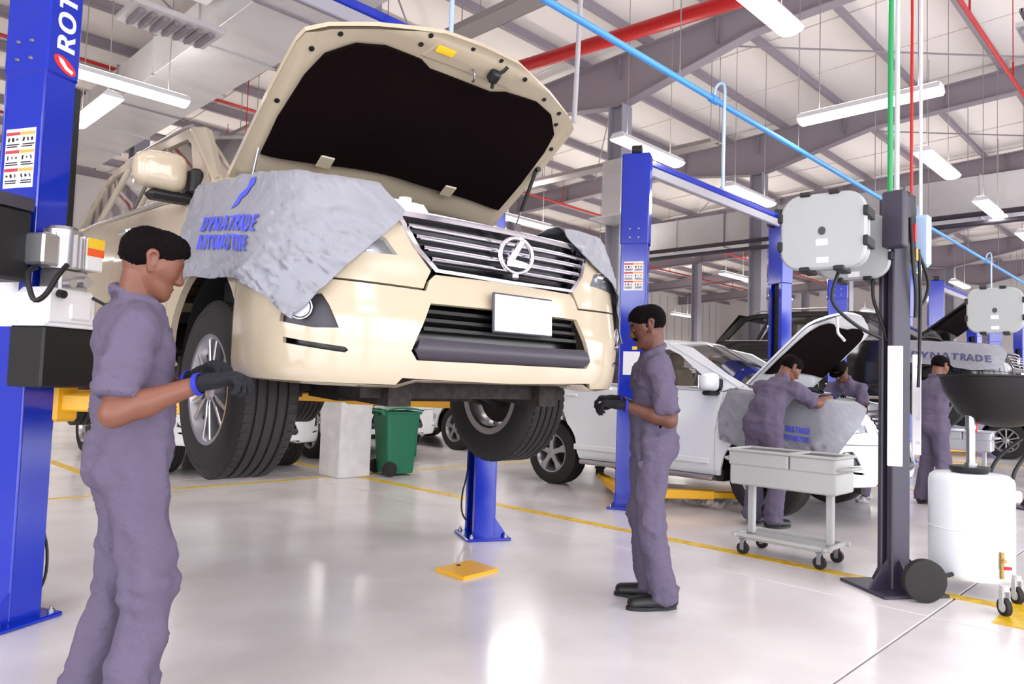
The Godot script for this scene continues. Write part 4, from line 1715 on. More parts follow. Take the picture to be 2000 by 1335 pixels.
func build_main_car() -> void:
	var xf := Transform3D(Basis.from_euler(Vector3(deg_to_rad(2.7), deg_to_rad(-3.9), 0.002)), Vector3(2.287, 0.88, -3.147))
	var c := car("beige_off_road_car", "beige off-road car raised on the blue lift with its hood open", xf, {"paint": M.beige_paint, "inner": M.beige_paint, "hood": 35.7, "drop": 0.09, "drop_rear": 0.17, "wheel": 0, "maker": true})
	# reservoirs seen in the open engine bay
	var b := MB.new()
	b.rbox(Vector3(-0.27, 1.14, 0.38), Vector3(0.30, 0.12, 0.16), 0.03)
	b.cyl(Vector3(-0.22, 1.19, 0.38), Vector3(-0.22, 1.225, 0.38), 0.03, -1, 14)
	part(c, "coolant_tank", b, M.reservoir, "translucent white coolant tank")
	b = MB.new()
	b.rbox(Vector3(0.06, 1.12, 0.40), Vector3(0.26, 0.09, 0.2), 0.04)
	part(c, "air_box", b, M.grey_plastic)
	b = MB.new()
	b.patch(func(s, y): return fascia(s, 1.075) + Vector3(0, 0.004, -(y - 1.0)), sym([[0.0, 1.0], [0.36, 1.0], [0.34, 1.10], [0.0, 1.10]]), [], 0.05, 0.05, 0.02)
	part(c, "radiator_support", b, M.silver_paint)
	var ol := V2([[0.20, -0.30], [0.8, -0.30], [1.40, -0.22], [1.60, -0.10], [1.72, -0.01], [1.80, 0.09], [1.788, 0.122], [1.485, 0.555], [1.43, 0.525], [1.367, 0.485], [1.28, 0.45], [1.18, 0.427], [1.0, 0.423], [0.82, 0.437], [0.66, 0.432], [0.5, 0.444], [0.32, 0.447], [0.236, 0.38], [0.225, 0.256], [0.215, 0.077]])
	var o := wing_cover(xf, -1.0, ol, "grey protective cloth with blue print over the beige car's near wing", "grey wing covers")
	print_on(o, -1.0, "DYNATRADE", 0.088, Vector2(0.90, 0.210), Vector2(1, 0.01), Vector2(-0.05, -1), M.print_blue, 0.68)
	print_on(o, -1.0, "AUTOMOTIVE", 0.085, Vector2(0.87, 0.288), Vector2(1, 0.01), Vector2(-0.05, -1), M.print_blue, 0.62)
	# printed emblem: a slanted swift shape above the words
	var f: Callable = o.get_meta("srf")
	b = MB.new()
	b.patch(func(x, y):
		var e := 0.004
		var nn: Vector3 = (f.call(x + e, y) - f.call(x - e, y)).cross(f.call(x, y + e) - f.call(x, y - e)).normalized() * -1.0
		return f.call(x, y) + nn * 0.004, V2([[0.84, 0.145], [0.875, 0.085], [0.92, 0.055], [0.96, 0.018], [1.01, 0.012], [1.0, 0.045], [0.97, 0.055], [0.955, 0.085], [0.91, 0.10], [0.895, 0.125]]), [], 0.02, 0.02, 0.0, true)
	part(o, "printed_emblem", b, M.print_blue, "blue printed emblem")
	var olr := V2([[0.30, -0.30], [1.0, -0.36], [1.6, -0.36], [1.80, -0.28], [1.88, -0.10], [1.88, 0.04], [1.83, 0.12], [1.70, 0.20], [1.60, 0.30], [1.52, 0.40], [1.44, 0.54], [1.30, 0.60], [1.0, 0.47], [0.5, 0.44], [0.25, 0.40]])
	wing_cover(xf, 1.0, olr, "grey protective cloth hanging over the beige car's far wing", "grey wing covers", 1.0, 0.025)


# ---------------------------------------------------------------- people

func cam_pt(px: float, py: float, depth: float) -> Vector3:
	return EYE + pix(px, py) * depth


# a tapered rounded bone; sx, sz widen it across and through (x axis along ref); op 0 joins, 1 cuts away
func bone(a: Vector3, b: Vector3, ra: float, rb: float, k := 0.03, sx := 1.0, sz := 1.0, ref := Vector3.RIGHT, op := 0) -> Array:
	var d := b - a
	var l := maxf(d.length(), 0.0001)
	var y := d / l if d.length() > 0.001 else Vector3.UP
	var xx := ref - y * ref.dot(y)
	if xx.length() < 0.01:
		xx = Vector3.BACK - y * y.z
	xx = xx.normalized()
	var zz := xx.cross(y)
	var inv := Transform3D(Basis(xx * sx, y, zz * sz), a).affine_inverse()
	return [op, a, b, ra, rb, k, inv, l, maxf(sx, sz)]


func plane_cut(c: Vector3, n: Vector3, r: float) -> Array:
	return [2, c, n, r]


func nets(bones: Array, cell: float, wrinkle := 0.0, seed_no := 1) -> MB:
	var lo := Vector3.ONE * 1e9
	var hi := -lo
	for q in bones:
		if q[0] != 0:
			continue
		var m: float = maxf(q[3], q[4]) * q[8] + cell * 3
		lo = lo.min(q[1].min(q[2]) - Vector3.ONE * m)
		hi = hi.max(q[1].max(q[2]) + Vector3.ONE * m)
	var nx := int((hi.x - lo.x) / cell) + 2
	var ny := int((hi.y - lo.y) / cell) + 2
	var nz := int((hi.z - lo.z) / cell) + 2
	var sxy := nx * ny
	var F := PackedFloat32Array()
	F.resize(nx * ny * nz)
	F.fill(1.0)
	for q in bones:
		var op: int = q[0]
		var blo: Vector3
		var bhi: Vector3
		if op == 2:
			blo = q[1] - Vector3.ONE * q[3]
			bhi = q[1] + Vector3.ONE * q[3]
		else:
			var m: float = maxf(q[3], q[4]) * q[8] + q[5] + cell * 2
			blo = q[1].min(q[2]) - Vector3.ONE * m
			bhi = q[1].max(q[2]) + Vector3.ONE * m
		var i0 := maxi(0, int((blo.x - lo.x) / cell))
		var i1 := mini(nx - 1, int((bhi.x - lo.x) / cell) + 1)
		var j0 := maxi(0, int((blo.y - lo.y) / cell))
		var j1 := mini(ny - 1, int((bhi.y - lo.y) / cell) + 1)
		var k0 := maxi(0, int((blo.z - lo.z) / cell))
		var k1 := mini(nz - 1, int((bhi.z - lo.z) / cell) + 1)
		if op == 2:
			var pc: Vector3 = q[1]
			var pn: Vector3 = q[2]
			var pr: float = q[3]
			for k in range(k0, k1 + 1):
				for j in range(j0, j1 + 1):
					for i in range(i0, i1 + 1):
						var p := lo + Vector3(i, j, k) * cell - pc
						if p.length() < pr:
							var at := k * sxy + j * nx + i
							F[at] = maxf(F[at], p.dot(pn))
			continue
		var inv: Transform3D = q[6]
		var l: float = q[7]
		var ra: float = q[3]
		var dr: float = q[4] - q[3]
		var kk: float = q[5]
		for k in range(k0, k1 + 1):
			for j in range(j0, j1 + 1):
				var at := k * sxy + j * nx + i0
				for i in range(i0, i1 + 1):
					var p := inv * (lo + Vector3(i, j, k) * cell)
					var h := clampf(p.y / l, 0.0, 1.0)
					p.y -= h * l
					var d := p.length() - ra - dr * h
					var f := F[at]
					if op == 0:
						var e := maxf(kk - absf(f - d), 0.0)
						F[at] = minf(f, d) - e * e / (4.0 * kk)
					else:
						d = -d
						var e := maxf(kk - absf(f - d), 0.0)
						F[at] = maxf(f, d) + e * e / (4.0 * kk)
					at += 1
	var ids := {}
	var b := MB.new()
	var noise := FastNoiseLite.new()
	noise.seed = seed_no
	noise.frequency = 1.0
	noise.fractal_octaves = 1
	var cells := PackedInt32Array()
	var offs := [0, 1, nx, nx + 1, sxy, sxy + 1, sxy + nx, sxy + nx + 1]
	for k in nz - 1:
		for j in ny - 1:
			var at := k * sxy + j * nx
			for i in nx - 1:
				var f0 := F[at]
				if f0 > cell * 4.0 or f0 < -cell * 4.0:
					at += 1
					continue
				var s := f0 < 0
				if (F[at + 1] < 0) != s or (F[at + nx] < 0) != s or (F[at + nx + 1] < 0) != s or (F[at + sxy] < 0) != s or (F[at + sxy + 1] < 0) != s or (F[at + sxy + nx] < 0) != s or (F[at + sxy + nx + 1] < 0) != s:
					var f1 := F[at + 1]
					var f2 := F[at + nx]
					var f3 := F[at + nx + 1]
					var f4 := F[at + sxy]
					var f5 := F[at + sxy + 1]
					var f6 := F[at + sxy + nx]
					var f7 := F[at + sxy + nx + 1]
					var fs := [f0, f1, f2, f3, f4, f5, f6, f7]
					var sum := Vector3.ZERO
					var cnt := 0
					for e in [[0, 1], [2, 3], [4, 5], [6, 7], [0, 2], [1, 3], [4, 6], [5, 7], [0, 4], [1, 5], [2, 6], [3, 7]]:
						var fa: float = fs[e[0]]
						var fb: float = fs[e[1]]
						if (fa < 0) != (fb < 0):
							var t := fa / (fa - fb)
							var a: int = e[0]
							var c: int = e[1]
							sum += Vector3(lerpf(a & 1, c & 1, t), lerpf((a >> 1) & 1, (c >> 1) & 1, t), lerpf(a >> 2, c >> 2, t))
							cnt += 1
					var p := lo + (Vector3(i, j, k) + sum / cnt) * cell
					var g := Vector3(f1 + f3 + f5 + f7 - f0 - f2 - f4 - f6, f2 + f3 + f6 + f7 - f0 - f1 - f4 - f5, f4 + f5 + f6 + f7 - f0 - f1 - f2 - f3)
					ids[at] = b.vert(p, g)
					cells.append(at)
				at += 1
	for at in cells:
		var s := F[at] < 0
		for ax in 3:
			var st: int = [1, nx, sxy][ax]
			if (F[at + st] < 0) == s:
				continue
			var u: int = [nx, sxy, 1][ax]
			var w: int = [sxy, 1, nx][ax]
			if not (ids.has(at - u) and ids.has(at - w) and ids.has(at - u - w)):
				continue
			var q0: int = ids[at - u - w]
			var q1: int = ids[at - w]
			var q2: int = ids[at]
			var q3: int = ids[at - u]
			if s:
				b.i.append_array([q0, q2, q1, q0, q3, q2])
			else:
				b.i.append_array([q0, q1, q2, q0, q2, q3])
	if wrinkle > 0.0:
		for q in b.v.size():
			var p := b.v[q]
			var bend := exp(-pow((p.y - 0.95) / 0.10, 2.0)) + exp(-pow((p.y - 0.50) / 0.10, 2.0)) + 1.1 * exp(-pow((p.y - 0.12) / 0.10, 2.0)) + 0.8 * exp(-pow((p.y - 1.25) / 0.08, 2.0))
			var w := noise.get_noise_3d(p.x * 9.0, p.y * 4.5, p.z * 9.0) * 1.1 + bend * noise.get_noise_3d(p.x * 5.0 + 7.0, p.y * 17.0 + p.z * 6.0, p.z * 5.0) * 0.9
			w += 0.75 * pow(maxf(0.0, 1.0 - absf(noise.get_noise_3d(p.x * 3.6 + 3.0, p.y * 4.2 + p.x * 3.5 + p.z * 3.5, p.z * 3.6 + 11.0)) * 3.2), 2.0)
			b.v[q] = p + b.n[q] * w * wrinkle
		# fresh normals after the folds
		var acc := PackedVector3Array()
		acc.resize(b.v.size())
		for t in range(0, b.i.size(), 3):
			var fn := (b.v[b.i[t + 2]] - b.v[b.i[t]]).cross(b.v[b.i[t + 1]] - b.v[b.i[t]])
			for c in 3:
				acc[b.i[t + c]] += fn
		for q in b.n.size():
			b.n[q] = acc[q].normalized()
	return b


func elbow(s: Vector3, h: Vector3, l1: float, l2: float, pole: Vector3) -> Vector3:
	var d := h - s
	var l := minf(d.length(), (l1 + l2) * 0.999)
	var u := d.normalized()
	var a := (l1 * l1 - l2 * l2 + l * l) / (2.0 * l)
	var hh := sqrt(maxf(l1 * l1 - a * a, 0.0))
	var p := (pole - u * pole.dot(u)).normalized()
	return s + u * a + p * hh


# the gloved hand: wrist at the origin of xf, fingers along y, palm towards -z, thumb side along x
func glove_net(xf: Transform3D, thumb: float, curl: float, cell: float) -> MB:
	var bs := []
	var A := func(p): return xf * p
	var xr := xf.basis.x
	bs.append(bone(A.call(Vector3(0, -0.035, 0)), A.call(Vector3(0, 0.02, 0)), 0.030, 0.028, 0.02, 1.15, 0.9, xr))
	bs.append(bone(A.call(Vector3(0, 0.02, 0)), A.call(Vector3(0, 0.075, 0)), 0.026, 0.027, 0.02, 1.55, 0.75, xr))
	var lens := [0.072, 0.082, 0.076, 0.06]
	for f in 4:
		var x := (0.030 - f * 0.0205) * thumb
		var p := Vector3(x, 0.088, 0)
		var ang := curl * (0.7 + 0.12 * f)
		var r := 0.0105
		for s in 3:
			var l: float = lens[f] * [0.45, 0.32, 0.23][s]
			var n := p + Vector3(x * 0.12, cos(ang) * l, -sin(ang) * l)
			bs.append(bone(A.call(p), A.call(n), r, r * 0.93, 0.006))
			p = n
			ang += curl * 0.8
			r *= 0.93
	var tp := Vector3(0.03 * thumb, 0.03, -0.008)
	var t1 := tp + Vector3(0.026 * thumb, 0.032, -0.018)
	var t2 := t1 + Vector3(0.006 * thumb, 0.034, -0.012)
	bs.append(bone(A.call(tp), A.call(t1), 0.0135, 0.012, 0.012))
	bs.append(bone(A.call(t1), A.call(t2), 0.0118, 0.0105, 0.006))
	return nets(bs, cell)


func head_bones(H: Transform3D) -> Array:
	var A := func(x, y, z): return H * Vector3(x, y, z)
	var xr := H.basis.x
	var bs := []
	bs.append(bone(A.call(0, 0.03, -0.03), A.call(0, 0.032, 0.012), 0.079, 0.076, 0.03, 0.93, 1.04, xr))
	bs.append(bone(A.call(0, 0.0, 0.03), A.call(0, -0.06, 0.036), 0.058, 0.048, 0.03, 1.02, 1.0, xr))
	for s in [-1.0, 1.0]:
		bs.append(bone(A.call(s * 0.047, -0.045, -0.002), A.call(s * 0.014, -0.095, 0.055), 0.018, 0.019, 0.025))
	bs.append(bone(A.call(0, -0.06, 0.0), A.call(0, -0.085, 0.045), 0.04, 0.026, 0.03))
	bs.append(bone(A.call(0, -0.098, 0.064), A.call(0, -0.099, 0.066), 0.02, 0.02, 0.02))
	for s in [-1.0, 1.0]:
		bs.append(bone(A.call(s * 0.036, -0.022, 0.05), A.call(s * 0.05, -0.012, 0.025), 0.026, 0.024, 0.025))
		bs.append(bone(A.call(s * 0.031, 0.004, 0.103), A.call(s * 0.033, 0.004, 0.103), 0.0145, 0.0145, 0.014, 1.0, 1.0, xr, 1))
		bs.append(bone(A.call(s * 0.012, 0.026, 0.083), A.call(s * 0.042, 0.024, 0.07), 0.010, 0.009, 0.012))
		bs.append(bone(A.call(s * 0.031, 0.003, 0.0755), A.call(s * 0.032, 0.003, 0.0755), 0.0135, 0.0135, 0.004))
		bs.append(bone(A.call(s * 0.012, -0.036, 0.094), A.call(s * 0.008, -0.036, 0.1), 0.0085, 0.009, 0.008))
		bs.append(bone(A.call(s * 0.073, -0.030, -0.006), A.call(s * 0.083, 0.020, -0.018), 0.012, 0.021, 0.008, 0.55, 1.0, xr))
		bs.append(bone(A.call(s * 0.092, -0.006, -0.006), A.call(s * 0.094, 0.014, -0.012), 0.011, 0.013, 0.004, 0.75, 1.0, xr, 1))
	bs.append(bone(A.call(0, 0.016, 0.082), A.call(0, -0.03, 0.107), 0.009, 0.013, 0.012))
	bs.append(bone(A.call(-0.017, -0.064, 0.081), A.call(0.017, -0.064, 0.081), 0.0085, 0.0085, 0.008))
	bs.append(bone(A.call(-0.014, -0.075, 0.079), A.call(0.014, -0.075, 0.079), 0.0085, 0.0085, 0.008))
	bs.append(bone(A.call(-0.016, -0.0693, 0.093), A.call(0.016, -0.0693, 0.093), 0.003, 0.003, 0.004, 1.0, 1.0, xr, 1))
	return bs


func person(label: String, xf: Transform3D, o: Dictionary) -> Node3D:
	var root := thing("person", label, "person")
	xf = xf.scaled_local(Vector3.ONE * o.get("tall", 1.0))
	root.transform = xf
	var to := xf.affine_inverse()
	var cell: float = o.get("cell", 0.014)
	var hcell: float = o.get("hcell", 0.005)
	var skin: Material = o.get("skin", M.skin)
	var pel := Vector3(0, 0.95, o.get("hip_z", 0.0))
	var lean: float = o.get("lean", 0.0)
	var tilt := Basis(Vector3.RIGHT, lean)
	var up := tilt.y
	var fw := tilt.z
	var waist := pel + tilt.y.lerp(Vector3.UP, 0.5) * 0.14
	var chest := waist + tilt * Vector3(0, 0.22, 0.005)
	var nb := chest + tilt * Vector3(0, 0.135, -0.005)
	var hb: Basis = Basis(Vector3.UP, o.get("head_yaw", 0.0)) * Basis(Vector3.RIGHT, o.get("head_pitch", 0.2) + lean * o.get("head_follow", 0.5))
	var hp: Vector3 = nb + tilt * Vector3(0, 0.052, 0.0) + hb * Vector3(0, 0.112, 0.014)
	if o.has("head_at"):
		hp = to * o.head_at
	var H := Transform3D(hb * o.get("head_size", 1.0), hp)
	# legs
	var feet := []
	for s in [-1.0, 1.0]:
		var ft: Vector3 = o.get("foot_l" if s > 0 else "foot_r", Vector3(0.11 * s, 0, 0))
		feet.append(ft)
	var body := head_bones(H)
	body.append(bone(nb - up * 0.05, hp + hb * Vector3(0, -0.03, -0.034), 0.058, 0.050, 0.025))
	var head_mesh := nets(body, hcell)
	var arms := []
	var cloth := []
	# torso of the coverall
	cloth.append(bone(pel + Vector3(0, -0.02, 0), waist, 0.125, 0.115, 0.05, 1.32, 1.0))
	cloth.append(bone(waist, chest, 0.118, 0.122, 0.05, 1.33, 1.0))
	cloth.append(bone(chest, nb - up * 0.05, 0.112, 0.055, 0.05, 1.45, 0.95))
	cloth.append(bone(nb + tilt * Vector3(0, -0.045, -0.012), nb + tilt * Vector3(0, -0.02, -0.006), 0.072, 0.058, 0.04, 1.12, 1.0))
	cloth.append(bone(pel + Vector3(0, -0.06, -0.055), pel + Vector3(0, -0.03, -0.05), 0.085, 0.085, 0.06, 1.4, 1.0))
	var inner := []
	inner.append(bone(nb - up * 0.06, hp + hb * Vector3(0, -0.05, -0.03), 0.062, 0.054, 0.02))
	inner.append(bone(pel, chest, 0.09, 0.09, 0.03, 1.3))
	var sleeves := []
	var hands := []
	for s in [-1.0, 1.0]:
		var sh := nb + tilt * Vector3(s * 0.176, -0.098, 0.0)
		var wr: Vector3
		if o.has("hand_l" if s > 0 else "hand_r"):
			wr = to * o["hand_l" if s > 0 else "hand_r"]
		else:
			wr = sh + Vector3(s * 0.06, -0.5, 0.1)
		var reach := (wr - sh)
		var l1 := 0.295
		var l2 := 0.255
		if reach.length() > (l1 + l2) * 0.99:
			wr = sh + reach.normalized() * (l1 + l2) * 0.99
		var el := elbow(sh, wr, l1, l2, o.get("pole", Vector3(0, -1, -0.4)) + Vector3(s * 0.35, 0, 0))
		cloth.append(bone(nb + tilt * Vector3(s * 0.05, -0.058, 0), sh, 0.05, 0.062, 0.05))
		var cuff := sh.lerp(el, o.get("sleeve", 0.82))
		cloth.append(bone(sh, cuff + (el - sh).normalized() * 0.03, 0.068, 0.074, 0.035))
		sleeves.append([cuff, (el - sh).normalized()])
		inner.append(bone(sh, el, 0.046, 0.041, 0.02))
		inner.append(bone(el, el.lerp(wr, 0.35), 0.041, 0.043, 0.02))
		inner.append(bone(el.lerp(wr, 0.35), wr, 0.043, 0.028, 0.02))
		inner.append(bone(chest, sh, 0.05, 0.05, 0.03))
		hands.append([wr, (wr - el).normalized(), s])
		var ft: Vector3 = feet[0 if s < 0 else 1]
		var hip := pel + Vector3(s * 0.088, -0.04, 0)
		var ank := ft + Vector3(0, 0.09, -0.05)
		var knee := elbow(hip, ank, 0.418, 0.412, Vector3(s * 0.1, 0, 1))
		cloth.append(bone(hip, knee, 0.098, 0.074, 0.05))
		cloth.append(bone(knee, ank + Vector3(0, -0.02, 0), 0.073, 0.082, 0.04))
		inner.append(bone(hip, knee, 0.07, 0.05, 0.03))
		inner.append(bone(knee, ank, 0.05, 0.035, 0.03))
	# collar
	for k in 14:
		var t0 := TAU * k / 14.0
		var t1 := TAU * (k + 1) / 14.0
		if k == 3:
			continue
		var q := func(t): return nb + tilt * Vector3(cos(t) * 0.069, 0.006 - sin(t) * 0.040, 0.014 + sin(t) * 0.066)
		cloth.append(bone(q.call(t0), q.call(t1), 0.019, 0.019, 0.012))
	for sv in sleeves:
		cloth.append(plane_cut(sv[0], sv[1], 0.105))
	for ft in feet:
		cloth.append(plane_cut(ft + Vector3(0, 0.045, -0.05), Vector3.DOWN, 0.16))
	var skin_mesh := nets(inner, cell)
	skin_mesh.add(head_mesh)
	var bd := part(root, "body", skin_mesh, skin)
	part(root, "coverall", nets(cloth, cell, o.get("wrinkle", 0.0125), int(xf.origin.x * 100.0)), M.coverall, "grey-violet work coverall")
	# pockets and waist seam
	if o.get("detail", true):
		var b := MB.new()
		var ring := []
		for k in 33:
			var t := TAU * k / 32.0
			ring.append(waist + Vector3(cos(t) * 0.156, -0.01, sin(t) * 0.117 + 0.0))
		b.tube(ring, 0.006, 6)
		part(root, "waist_seam", b, M.coverall_seam)
		for s in [-1.0, 1.0]:
			b = MB.new()
			b.rbox(chest + tilt * Vector3(s * 0.075, 0.03, 0.099), Vector3(0.10, 0.03, 0.012), 0.005, tilt * Basis(Vector3.UP, s * 0.3))
			part(root, "pocket_flap", b, M.coverall_seam)
			b = MB.new()
			b.rbox(pel + Vector3(s * 0.158, -0.12, 0.03), Vector3(0.012, 0.04, 0.15), 0.005, Basis(Vector3.RIGHT, 0.35))
			part(root, "pocket_flap", b, M.coverall_seam)
	# hair
	var hr := []
	var A := func(x, y, z): return H * Vector3(x, y, z)
	var xr := H.basis.x
	hr.append(bone(A.call(0, 0.036, -0.036), A.call(0, 0.045, 0.015), 0.087, 0.083, 0.02, 0.93, 1.02, xr))
	if o.get("quiff", 0.0) > 0.0:
		hr.append(bone(A.call(-0.03, 0.085, 0.062), A.call(0.03, 0.085, 0.062), 0.03, 0.03, 0.03))
	hr.append(bone(A.call(0, -0.065, 0.098), A.call(0, -0.032, 0.090), 0.090, 0.088, 0.012, 1.0, 1.0, xr, 1))
	hr.append(bone(A.call(-0.1, -0.095, 0.010), A.call(0.1, -0.095, 0.010), 0.072, 0.072, 0.012, 1.0, 1.0, xr, 1))
	hr.append(bone(A.call(0, -0.12, -0.05), A.call(0, -0.10, -0.12), 0.075, 0.075, 0.012, 1.0, 1.0, xr, 1))
	for s in [-1.0, 1.0]:
		hr.append(bone(A.call(s * 0.070, 0.0, 0.012), A.call(s * 0.066, -0.032, 0.016), 0.010, 0.007, 0.008, 0.8, 1.0, xr))
	part(root, "hair", ruffle(nets(hr, hcell, 0.0), 0.004 if not o.get("cap", false) else 0.0), M.hair, "short black hair" if not o.get("cap", false) else "dark cap")
	if o.get("cap", false):
		var b := MB.new()
		var rows := []
		for a in 5:
			var row := PackedVector3Array()
			for k in 9:
				var t := PI * k / 8.0
				row.append(A.call(cos(t) * (0.075 + 0.004 * a), 0.045 - 0.004 * a, 0.05 + sin(t) * (0.02 + 0.022 * a)))
			rows.append(row)
		b.sheet(rows, 0.004)
		part(root, "cap_brim", b, M.hair)
	# eyes, brows, moustache
	if o.get("detail", true):
		for s in [-1.0, 1.0]:
			var b := MB.new()
			var e: Vector3 = A.call(s * 0.031, 0.0, 0.0782)
			b.lathe(half_round(0.0115), Transform3D(H.basis * Basis(Vector3.RIGHT, PI / 2), e), 12)
			var ey := part(bd, "eye", b, M.eye_white)
			b = MB.new()
			b.lathe(half_round(0.006), Transform3D(H.basis * Basis(Vector3.RIGHT, PI / 2), A.call(s * 0.031, -0.003, 0.0842)), 10)
			part(ey, "iris", b, M.eye_dark)
			b = MB.new()
			b.tube([A.call(s * 0.013, 0.0255, 0.0945), A.call(s * 0.03, 0.030, 0.0895), A.call(s * 0.047, 0.0245, 0.073)], 0.0042, 6)
			part(bd, "eyebrow", b, M.hair)
			b = MB.new()
			b.tube([A.call(s * 0.019, 0.004, 0.0875), A.call(s * 0.031, 0.0065, 0.0895), A.call(s * 0.044, 0.003, 0.082)], 0.0042, 6)
			part(bd, "eyelid", b, skin)
		var b := MB.new()
		b.tube([A.call(-0.02, -0.0675, 0.0865), A.call(-0.008, -0.0665, 0.0905), A.call(0.008, -0.0665, 0.0905), A.call(0.02, -0.0675, 0.0865)], 0.0048, 6)
		b.tube([A.call(-0.016, -0.0745, 0.0855), A.call(0, -0.0755, 0.0885), A.call(0.016, -0.0745, 0.0855)], 0.0052, 6)
		part(bd, "lips", b, M.lip)
		if o.get("moustache", false):
			b = MB.new()
			b.tube([A.call(-0.03, -0.064, 0.078), A.call(-0.012, -0.053, 0.0925), A.call(0.012, -0.053, 0.0925), A.call(0.03, -0.064, 0.078)], 0.0075, 8)
			part(bd, "moustache", b, M.hair)
	# gloves and shoes
	for hnd in hands:
		var y: Vector3 = hnd[1]
		var s: float = hnd[2]
		if o.has("hand_dir_l" if s > 0 else "hand_dir_r"):
			y = (to.basis * o["hand_dir_l" if s > 0 else "hand_dir_r"]).normalized()
		var palm: Vector3 = o.get("palm", Vector3(0, -1, 0.2))
		var z := -(palm - y * palm.dot(y)).normalized()
		var xx := y.cross(z).normalized()
		# thumb on the inner side
		var th := 1.0 if xx.x * s < 0 else -1.0
		part(root, "glove", glove_net(Transform3D(Basis(xx, y, z), hnd[0] + y * 0.035), th, o.get("curl", 0.5), o.get("gcell", 0.005)), M.glove, "dark work glove")
		var b := MB.new()
		b.lathe([Vector2(0.034, 0.0), Vector2(0.039, 0.003), Vector2(0.039, 0.014), Vector2(0.034, 0.017)], Transform3D(Basis(xx, y, z) * Basis.from_scale(Vector3(1.12, 1, 0.95)), hnd[0] - y * 0.01), 18)
		part(root, "glove_cuff", b, M.glove_cuff, "blue knitted cuff")
	for k in 2:
		var ft: Vector3 = feet[k]
		var s := -1.0 if k == 0 else 1.0
		var dr := Vector3(s * 0.22, 0, 1).normalized()
		if o.has("toe"):
			dr = o.toe[k].normalized()
		var sb := []
		sb.append(bone(ft + dr * -0.095 + Vector3(0, 0.045, 0), ft + dr * -0.03 + Vector3(0, 0.05, 0), 0.042, 0.045, 0.03, 1.0, 1.0))
		sb.append(bone(ft + dr * -0.03 + Vector3(0, 0.045, 0), ft + dr * 0.125 + Vector3(0, 0.036, 0), 0.045, 0.037, 0.03, 1.15, 1.0, dr.cross(Vector3.UP)))
		sb.append(bone(ft + dr * -0.06 + Vector3(0, 0.06, 0), ft + dr * -0.055 + Vector3(0, 0.12, 0), 0.044, 0.042, 0.03))
		sb.append(plane_cut(ft + Vector3(0, 0.012, 0), Vector3.DOWN, 0.2))
		var sh := part(root, "shoe", nets(sb, o.get("scell", 0.008)), M.shoe, "black safety shoe")
		var b := MB.new()
		var sole := PackedVector2Array()
		for q in 20:
			var t := TAU * q / 20.0
			sole.append(Vector2(sin(t) * (0.052 if cos(t) > 0 else 0.044), 0.02 + cos(t) * 0.15))
		b.prism(sole, Transform3D(Basis(dr.cross(Vector3.UP), dr, Vector3.UP), ft), 0.02)
		part(sh, "sole", b, M.black_plastic)
	return root


func ruffle(b: MB, amount: float) -> MB:
	if amount <= 0.0:
		return b
	var nz := FastNoiseLite.new()
	nz.seed = 9
	nz.frequency = 1.0
	for q in b.v.size():
		var p := b.v[q]
		b.v[q] = p + b.n[q] * amount * (nz.get_noise_3d(p.x * 90.0, p.y * 45.0, p.z * 90.0) + 0.5 * nz.get_noise_3d(p.x * 30.0, p.y * 30.0, p.z * 30.0))
		b.n[q] = (b.n[q] + Vector3(nz.get_noise_3d(p.x * 150.0, p.y * 60.0, p.z * 60.0), nz.get_noise_3d(p.z * 150.0, p.x * 60.0, p.y * 60.0), 0.0) * 0.9).normalized()
	return b


func half_round(r: float) -> Array:
	var o := []
	for k in 9:
		var t := -PI / 2 + PI * k / 8.0
		o.append(Vector2(cos(t) * r, sin(t) * r))
	return o


func facing(at: Vector3, az_deg: float) -> Transform3D:
	return Transform3D(Basis(Vector3.UP, deg_to_rad(180.0 - az_deg)), at)


